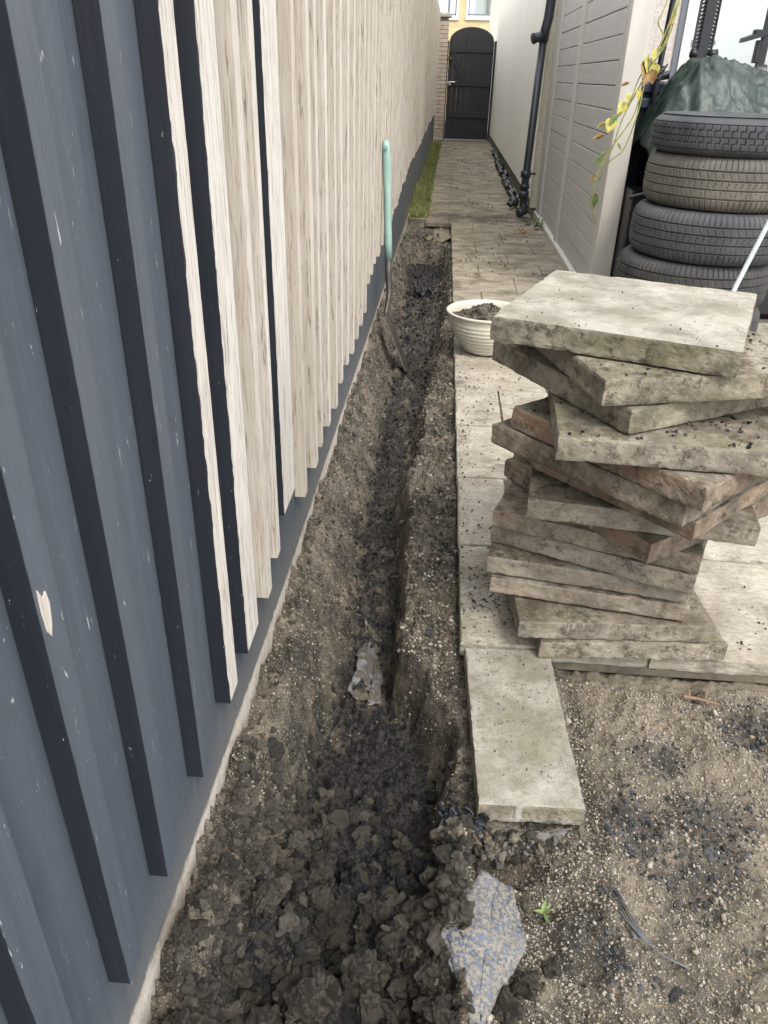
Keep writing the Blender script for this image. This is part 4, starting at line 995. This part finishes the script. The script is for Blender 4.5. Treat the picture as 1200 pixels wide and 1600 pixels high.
b.f.append(tuple(n0+k for k in range(12))); b.m.append(0); b.f.append(tuple(n0+(len(pts_)-1)*12+k for k in range(12))[::-1]); b.m.append(0)
b.build('handle', GREENH, t, True)
b = MB(); b.tube([rel((-.318, 4.234, .868)), rel((-.318, 4.228, .868))], .010, 12); b.tube([rel((-.318, 4.228, .868)), rel((-.318, 4.225, .868))], .004, 8); b.build('rivet', GREENH, t)
b = MB(); b.tube([rel(p) for p in ((-.293, 4.24, .33), (-.291, 4.23, .24), (-.282, 4.21, .16), (-.284, 4.18, .12), (-.292, 4.15, .07), (-.29, 4.12, .05))], [.019, .018, .016, .014, .013, .009], 10)
b.build('socket', STEEL, t, True)
b = MB(); nA, nB = 8, 10; n0 = len(b.v)
for s_ in (0, 1):
    for i_ in range(nA):
        u = i_/(nA-1)
        for j_ in range(nB):
            vv_ = j_/(nB-1)
            top = Vector((-.292, 4.05+.17*vv_, .075-.012*abs(vv_-.5)*2)); bot = Vector((-.165, 3.86+.15*vv_, -.165-.02*math.sin(vv_*math.pi)))
            p = top.lerp(bot, u); p.x += .012*math.sin(vv_*math.pi)*(1 if s_ == 0 else 1)+(.0 if s_ == 0 else .003); b.v.append(rel(p))
for s_ in (0, 1):
    o_ = n0+s_*nA*nB
    for i_ in range(nA-1):
        for j_ in range(nB-1):
            f = (o_+i_*nB+j_, o_+i_*nB+j_+1, o_+(i_+1)*nB+j_+1, o_+(i_+1)*nB+j_); b.f.append(f if s_ else f[::-1]); b.m.append(0)
bd = [(i_, 0) for i_ in range(nA)]+[(nA-1, j_) for j_ in range(1, nB)]+[(i_, nB-1) for i_ in range(nA-2, -1, -1)]+[(0, j_) for j_ in range(nB-2, 0, -1)]
for (a_, c_) in zip(bd, bd[1:]+bd[:1]):
    i1 = n0+a_[0]*nB+a_[1]; i2 = n0+c_[0]*nB+c_[1]; b.f.append((i1, i2, i2+nA*nB, i1+nA*nB)); b.m.append(0)
b.build('blade', STEEL, t)

# ------------------------------------------------------------------ sheets and bits
def sheet(name, outline, zc, mat, label, cat, seed, n=44, amp=.012, thick=.003, zfun=None, jit=.06):
    """a crumpled sheet: bilinear patch between four corner points given as (x,y,z)"""
    a_, b_, c_, d_ = [np.array(p) for p in outline]
    u, v = np.meshgrid(np.linspace(0, 1, n), np.linspace(0, 1, n), indexing='ij')
    P = ((1-u)*(1-v))[..., None]*a_+(u*(1-v))[..., None]*b_+(u*v)[..., None]*c_+((1-u)*v)[..., None]*d_
    eg = np.minimum.reduce([u, 1-u, v, 1-v]); sz = np.linalg.norm(a_-c_)
    jx = fbm(u*5, v*5, 0, seed, 3); jy = fbm(u*5, v*5, 0, seed+5, 3)
    P[..., 0] += jit*sz*jx*(1-np.clip(eg*3, 0, .7)); P[..., 1] += jit*sz*jy*(1-np.clip(eg*3, 0, .7))
    P[..., 2] += amp*fbm(u*3.2, v*3.2, 0, seed+9, 4)+.25*amp*(1-np.abs(fbm(u*6, v*2, 0, seed+11, 2)))
    if zfun is not None: P[..., 2] = np.maximum(P[..., 2], zfun(P[..., 0], P[..., 1])+.002)
    q = (np.arange(n-1)[:, None]*n+np.arange(n-1)[None]).ravel()
    me = mesh_np(name, P.reshape(-1, 3), np.stack([q, q+1, q+n+1, q+n], 1), mat, smooth=True)
    o = link(name, me); m = o.modifiers.new('thick', 'SOLIDIFY'); m.thickness = thick
    return tag(o, label, cat)
Lp = [(.127, .875, -.05), (.089, .808, -.036), (.060, .75, -.028), (.072, .707, -.034), (.096, .665, -.045), (.108, .632, -.06)]
Rp = [(.184, .866, -.066), (.193, .819, -.060), (.200, .753, -.052), (.168, .704, -.055), (.138, .665, -.062), (.122, .634, -.068)]
nu, nvv = 60, 34; tt = np.linspace(0, 5, nu); LA = np.stack([np.interp(tt, range(6), [p[k] for p in Lp]) for k in range(3)], 1); RA = np.stack([np.interp(tt, range(6), [p[k] for p in Rp]) for k in range(3)], 1)
ww = np.linspace(0, 1, nvv)[None, :, None]; P = LA[:, None]*(1-ww)+RA[:, None]*ww
ed = .0025*fbm(tt*6, tt*0, 0, 5, 3); P[:, 0, 0] += ed; P[:, -1, 0] -= ed[::-1]
P[..., 2] += .004*fbm(P[..., 0]*30, P[..., 1]*30, 0, 12, 4)-.007*np.clip((P[..., 0]-.118)/.08, 0, 1)+.006*(np.abs(ww[..., 0]-.30) < .2)
q = (np.arange(nu-1)[:, None]*nvv+np.arange(nvv-1)[None]).ravel()
o = link('plastic_sheet', mesh_np('plastic_sheet', P.reshape(-1, 3), np.stack([q, q+1, q+nvv+1, q+nvv], 1), BLUESHEET, smooth=True)); m = o.modifiers.new('thick', 'SOLIDIFY'); m.thickness = .009; m.offset = -1
tag(o, 'torn stiff blue grey sheet crusted with pale sand in the near foreground', 'plastic sheet')
sheet('clay_slab_fragment', ((-.160, 1.80, -.215), (-.12, 1.74, -.215), (-.095, 1.45, -.215), (-.18, 1.47, -.20)), 0, GREYSHEET, 'pale grey wet sheet half buried on the trench floor', 'plastic sheet', 33, amp=.009, thick=.004, jit=.04)
sheet('plastic_sheet', ((-.21, 5.60, -.10), (-.19, 5.55, -.16), (-.06, 5.42, -.14), (-.14, 5.44, -.17)), 0, BLACKSHEET, 'curled black scrap of sheet on the trench floor beyond the spade', 'plastic sheet', 45, amp=.05, thick=.004)
sheet('plastic_sheet', ((.340, .885, -.066), (.372, .882, -.066), (.408, .80, -.070), (.392, .80, -.070)), 0, FANSHEET, 'fan shaped end of a grey plastic strip half buried in the gravel', 'plastic sheet', 55, amp=.004, jit=.03, zfun=None)
b = MB(); 
for q_ in range(4): b.tube([(.345+.008*q_+.006*math.sin(q_), .885-.002*q_, -.060), (.38+.004*q_, .82, -.062), (.405+.002*q_, .785, -.063), (.43, .768-.001*q_, -.065), (.465, .752+.001*q_, -.068)], .0014, 5)
tag(b.build('plastic_strip', FANSHEET, None, True), 'narrow ribbed tail of plastic strip curving through the gravel', 'plastic strip')
sheet('membrane', ((.055, 1.03, -.045), (.14, .985, -.058), (.15, .965, -.105), (.06, 1.0, -.09)), 0, BLACKSHEET, 'crumpled dark membrane edge sticking out left beneath the cut slab', 'membrane', 65, amp=.03)
sheet('membrane', ((.15, .985, -.062), (.30, .985, -.058), (.31, .965, -.085), (.17, .965, -.085)), 0, CRUST, 'grey crumpled membrane hanging under the front edge of the cut slab', 'membrane', 75, amp=.008, jit=.03)
def stone(name, loc, sc_, mat, label, cat='stone', v=0, sm=True):
    o = link(name, mesh_np(name, L3[v], f3, mat, smooth=sm), loc=loc, rot=(0, 0, rnd.random()*6)); o.scale = sc_; return tag(o, label, cat)
def gz(x, y): return float(height(np.array([x]), np.array([y]))[0])
stone('pebble', (.665, 1.41, gz(.665, 1.41)+.006), (.022, .014, .011), clod_mat('tan_stone', (.34, .27, .18), (.36, .29, .20)), 'smooth tan oval pebble just in front of the paving edge', 'pebble', 1)
stone('stone', (.215, .845, gz(.215, .845)+.005), (.012, .011, .010), clod_mat('pale_stone', (.36, .32, .24), (.38, .34, .26)), 'pale rounded stone right of the torn blue sheet', v=2)
stone('concrete_haunch', (-.04, 7.15, -.062), (.10, .30, .035), clod_mat('tan_concrete', (.36, .29, .19), (.40, .33, .22)), 'tan lump of bedding concrete at the far end of the trench', v=3)
for (x, y, s_, lb) in ((.135, 1.15, .011, ''),): pass
for k_, (x, y, lb) in enumerate(((.02, 1.52, 'flat grey pebble bedded in the soil ridge near the cut slab'), (.60, 1.0, 'pale grey pebble on the darkest part of the gravel'), (.355, .62, 'grey chunk of stone at the bottom of the gravel'), (.44, .72, 'bluish flat stone in the lower gravel'), (.0, 2.0, 'small grey pebble on top of the soil ridge beside the stack'))):
    stone('pebble', (x, y, gz(x, y)+.003), (.012, .009, .006), SLATE, lb, 'pebble', k_ % 8)
b = MB(); b.tube([(.615, 1.385, -.055), (.645, 1.382, -.056), (.675, 1.375, -.058), (.695, 1.372, -.06)], [.006, .004, .003, .002], 6); b.tube([(.628, 1.384, -.054), (.63, 1.398, -.045)], .003, 5)
tag(b.build('twig', simple('twig', (.20, .13, .08), .8)), 'short brown twig lying on the sandy gravel', 'twig')

def leafmesh(name, L_, W_, mat, curl=.3, seed=0):
    n = 9; Vl = []; r_ = random.Random(seed)
    for i_ in range(n):
        t_ = i_/(n-1); w_ = W_*math.sin(math.pi*min(1, t_*1.0)**.75)*(1-.3*t_)+.0004
        for s_ in (-1, -.5, 0, .5, 1):
            Vl.append((t_*L_, s_*w_, curl*L_*(.35*abs(s_)**1.5*.6-t_*t_*.8)+r_.uniform(-1, 1)*.02*L_))
    F = [(i_*5+j_, i_*5+j_+1, (i_+1)*5+j_+1, (i_+1)*5+j_) for i_ in range(n-1) for j_ in range(4)]
    return mesh_np(name, Vl, F, mat, smooth=True)
def leaf(parent, p, L_, W_, mat, rot, curl=.3, seed=0):
    o = link('leaf', leafmesh('leaf', L_, W_, mat, curl, seed), parent, p, rot); return o
# hanging vine
t = thing('vine', 'wilting climber with yellow leaves hanging down the pale screen post', 'plant', (0, 4.58, 0))
def spl(pts_, n=40):
    pts_ = [Vector(p) for p in pts_]; out = []
    P = [pts_[0]]+pts_+[pts_[-1]]
    for i_ in range(1, len(P)-2):
        for k in range(8):
            s_ = k/8; a, b_, c_, d_ = P[i_-1], P[i_], P[i_+1], P[i_+2]
            out.append(.5*((2*b_)+(-a+c_)*s_+(2*a-5*b_+4*c_-d_)*s_*s_+(-a+3*b_-3*c_+d_)*s_**3))
    out.append(pts_[-1]); return out
stems = [[(1.16, .10, 2.1), (1.09, 0, 1.60), (1.069, -.01, 1.535), (1.04, -.02, 1.375), (.987, -.02, 1.27), (.951, -.03, 1.178), (.885, -.04, 1.02), (.85, -.05, .87), (.795, -.06, .76), (.785, -.06, .655), (.782, -.06, .60), (.828, -.06, .501)],
         [(1.14, .10, 2.1), (1.075, 0, 1.55), (1.05, -.02, 1.38), (.985, -.03, 1.24), (.955, -.04, 1.12), (.93, -.05, 1.02), (.87, -.06, .92), (.82, -.06, .84), (.79, -.06, .80)],
         [(1.15, .09, 2.1), (1.06, 0, 1.53), (1.03, -.02, 1.40), (.99, -.03, 1.27), (.94, -.04, 1.16), (.90, -.05, 1.08), (.83, -.06, 1.0), (.775, -.06, .985)],
         [(1.04, .02, 1.62), (1.005, -.02, 1.50), (.985, -.03, 1.44), (1.02, -.03, 1.38), (.99, -.03, 1.30), (.935, -.04, 1.20), (.905, -.05, 1.10), (.84, -.06, 1.02)],
         [(1.07, 0, 1.52), (1.01, -.03, 1.33), (.97, -.04, 1.2), (.955, -.05, 1.05), (.93, -.05, .93), (.90, -.06, .86), (.83, -.06, .80), (.80, -.06, .73), (.77, -.06, .735)]]
for q in stems:
    b = MB(); b.tube(spl(q), [.0042]*8*(len(q)-2)+[.0028]*9 if False else .0036, 6); b.build('stem', STEM, t, True)
lv = [((.90, -.07, 1.13), .05, .02, LEAFY, (1.3, .9, 3.4)), ((.995, -.06, 1.33), .06, .026, LEAFY, (1.0, 1.2, 3.3)), ((.97, -.06, 1.22), .06, .022, LEAFB, (1.5, 1.3, 3.0)), ((.93, -.07, 1.15), .055, .024, LEAFY, (1.2, 1.1, .3)), ((.87, -.07, .90), .04, .014, LEAFG, (1.0, .7, .2)), ((1.03, -.05, 1.45), .04, .012, LEAFB, (1.0, .7, .2)), ((.965, -.05, 1.30), .075, .036, LEAFY, (.4, 1.4, 2.9)), ((.955, -.05, 1.28), .085, .034, LEAFB, (1.2, 1.3, 3.6)), ((1.0, -.04, 1.27), .08, .034, LEAFY, (1.5, 1.5, .2)), ((.985, -.05, 1.24), .07, .03, LEAFB, (1.5, 1.2, 0)),
      ((.885, -.07, 1.09), .065, .03, LEAFY, (1.4, .9, 3.0)), ((.85, -.07, 1.03), .05, .024, LEAFG, (1.2, .8, 3.2)), ((.835, -.07, 1.02), .075, .036, LEAFY, (1.3, 1.2, 2.9)), ((.795, -.07, .995), .045, .018, LEAFY, (.8, .3, 3.2)),
      ((.80, -.07, .94), .07, .016, LEAFB, (1.2, .2, 3.3)), ((.885, -.07, 1.175), .055, .012, LEAFB, (.9, .1, 3.3)), ((.80, -.07, .84), .06, .02, LEAFG, (1.3, 1.0, 2.6)), ((.775, -.07, .745), .035, .011, LEAFB, (1.2, 1.0, 2.6)),
      ((.79, -.07, .655), .085, .028, LEAFG, (1.4, 1.25, .5)), ((.82, -.07, .86), .05, .014, LEAFG, (1.2, .6, 3.4))]
for k, (p, a_, w_, m_, r_) in enumerate(lv): leaf(t, p, a_, w_, m_, r_, .35, k)
# sprout and weeds
def weed(label, loc, n, L_, mat, seed, cat='plant', spread=1.0, name='weed'):
    t = thing(name, label, cat, loc); r_ = random.Random(seed)
    for k in range(n):
        az = 6.28*k/n+r_.uniform(-.4, .4); el = r_.uniform(-1.2, -.5)
        o = leaf(t, (r_.uniform(-.2, .2)*L_*spread, r_.uniform(-.2, .2)*L_*spread, r_.uniform(0, .4)*L_*spread), L_*r_.uniform(.6, 1.1), L_*.17, mat, (0, el, az), .4, seed+k)
    return t
weed('tiny green sprout growing beside the torn blue sheet', (.243, .84, gz(.243, .84)), 4, .028, LEAFG, 3, name='sprout')
weed('small leafy green weed growing at the foot of the timber screen', (.84, 7.36, .0), 22, .06, LEAFG, 4, spread=3.2)
weed('single green weed at the edge of the trench below the fence', (-.325, 6.8, -.02), 9, .05, LEAFG, 9, spread=1.5)
weed('dead orange leaves lying on the paving near the downpipe', (.677, 7.16, .006), 5, .055, ORANGE, 12, cat='leaf', name='dead_leaf')
# grass strip
n = 12000; gx = -.36+.185*rng.random(n); gy = 7.85+9.8*rng.random(n)**1.25; hh = (.05+.11*rng.random(n))*(.5+.6*np.clip(1-(gx+.36)/.2, 0, 1)); hh *= np.clip(.55+fbm(gx*5, gy*1.2, 0, 71, 3)*.6, .2, 1.3)
an = rng.random(n)*6.28; lx = rng.standard_normal(n)*.02; ly = rng.standard_normal(n)*.02; wv = .002+.003*rng.random(n)+.008*(rng.random(n) < .12)*(gy < 12)
bx, by = np.cos(an)*wv, np.sin(an)*wv; z0 = -.02
P = np.stack([np.stack([gx-bx, gy-by, gx*0+z0], 1), np.stack([gx+bx, gy+by, gx*0+z0], 1), np.stack([gx+lx*.5+bx*.7, gy+ly*.5+by*.7, z0+hh*.6], 1), np.stack([gx+lx, gy+ly, z0+hh], 1)], 1).reshape(-1, 3)
F = np.concatenate([np.stack([np.arange(n)*4, np.arange(n)*4+1, np.arange(n)*4+2], 1), np.stack([np.arange(n)*4, np.arange(n)*4+2, np.arange(n)*4+3], 1)])
g = G('weedy_grass'); c = g.mix(g.island(), (.09, .15, .035), (.33, .31, .12)); GR = g.done(c, .7)
tag(link('grass', mesh_np('grass', P, F, GR)), 'strip of weedy grass between the fence and the far paving', 'grass', kind='stuff')
b = MB(); b.box(-.36, -.17, 7.84, 18.4, -.1, -.02)
me_ = b.build('grass_bed', simple('mossy_earth', (.10, .085, .05), .95, nscale=8, col2=(.14, .14, .06))); tag(me_, 'earth under the grass strip', kind='structure')
b = MB(); b.box(-.36, .055, 7.80, 7.84, -.16, -.002, bev=.006)
tag(b.build('edging_stone', PAVE), 'stone edge closing the far end of the trench', 'kerb')
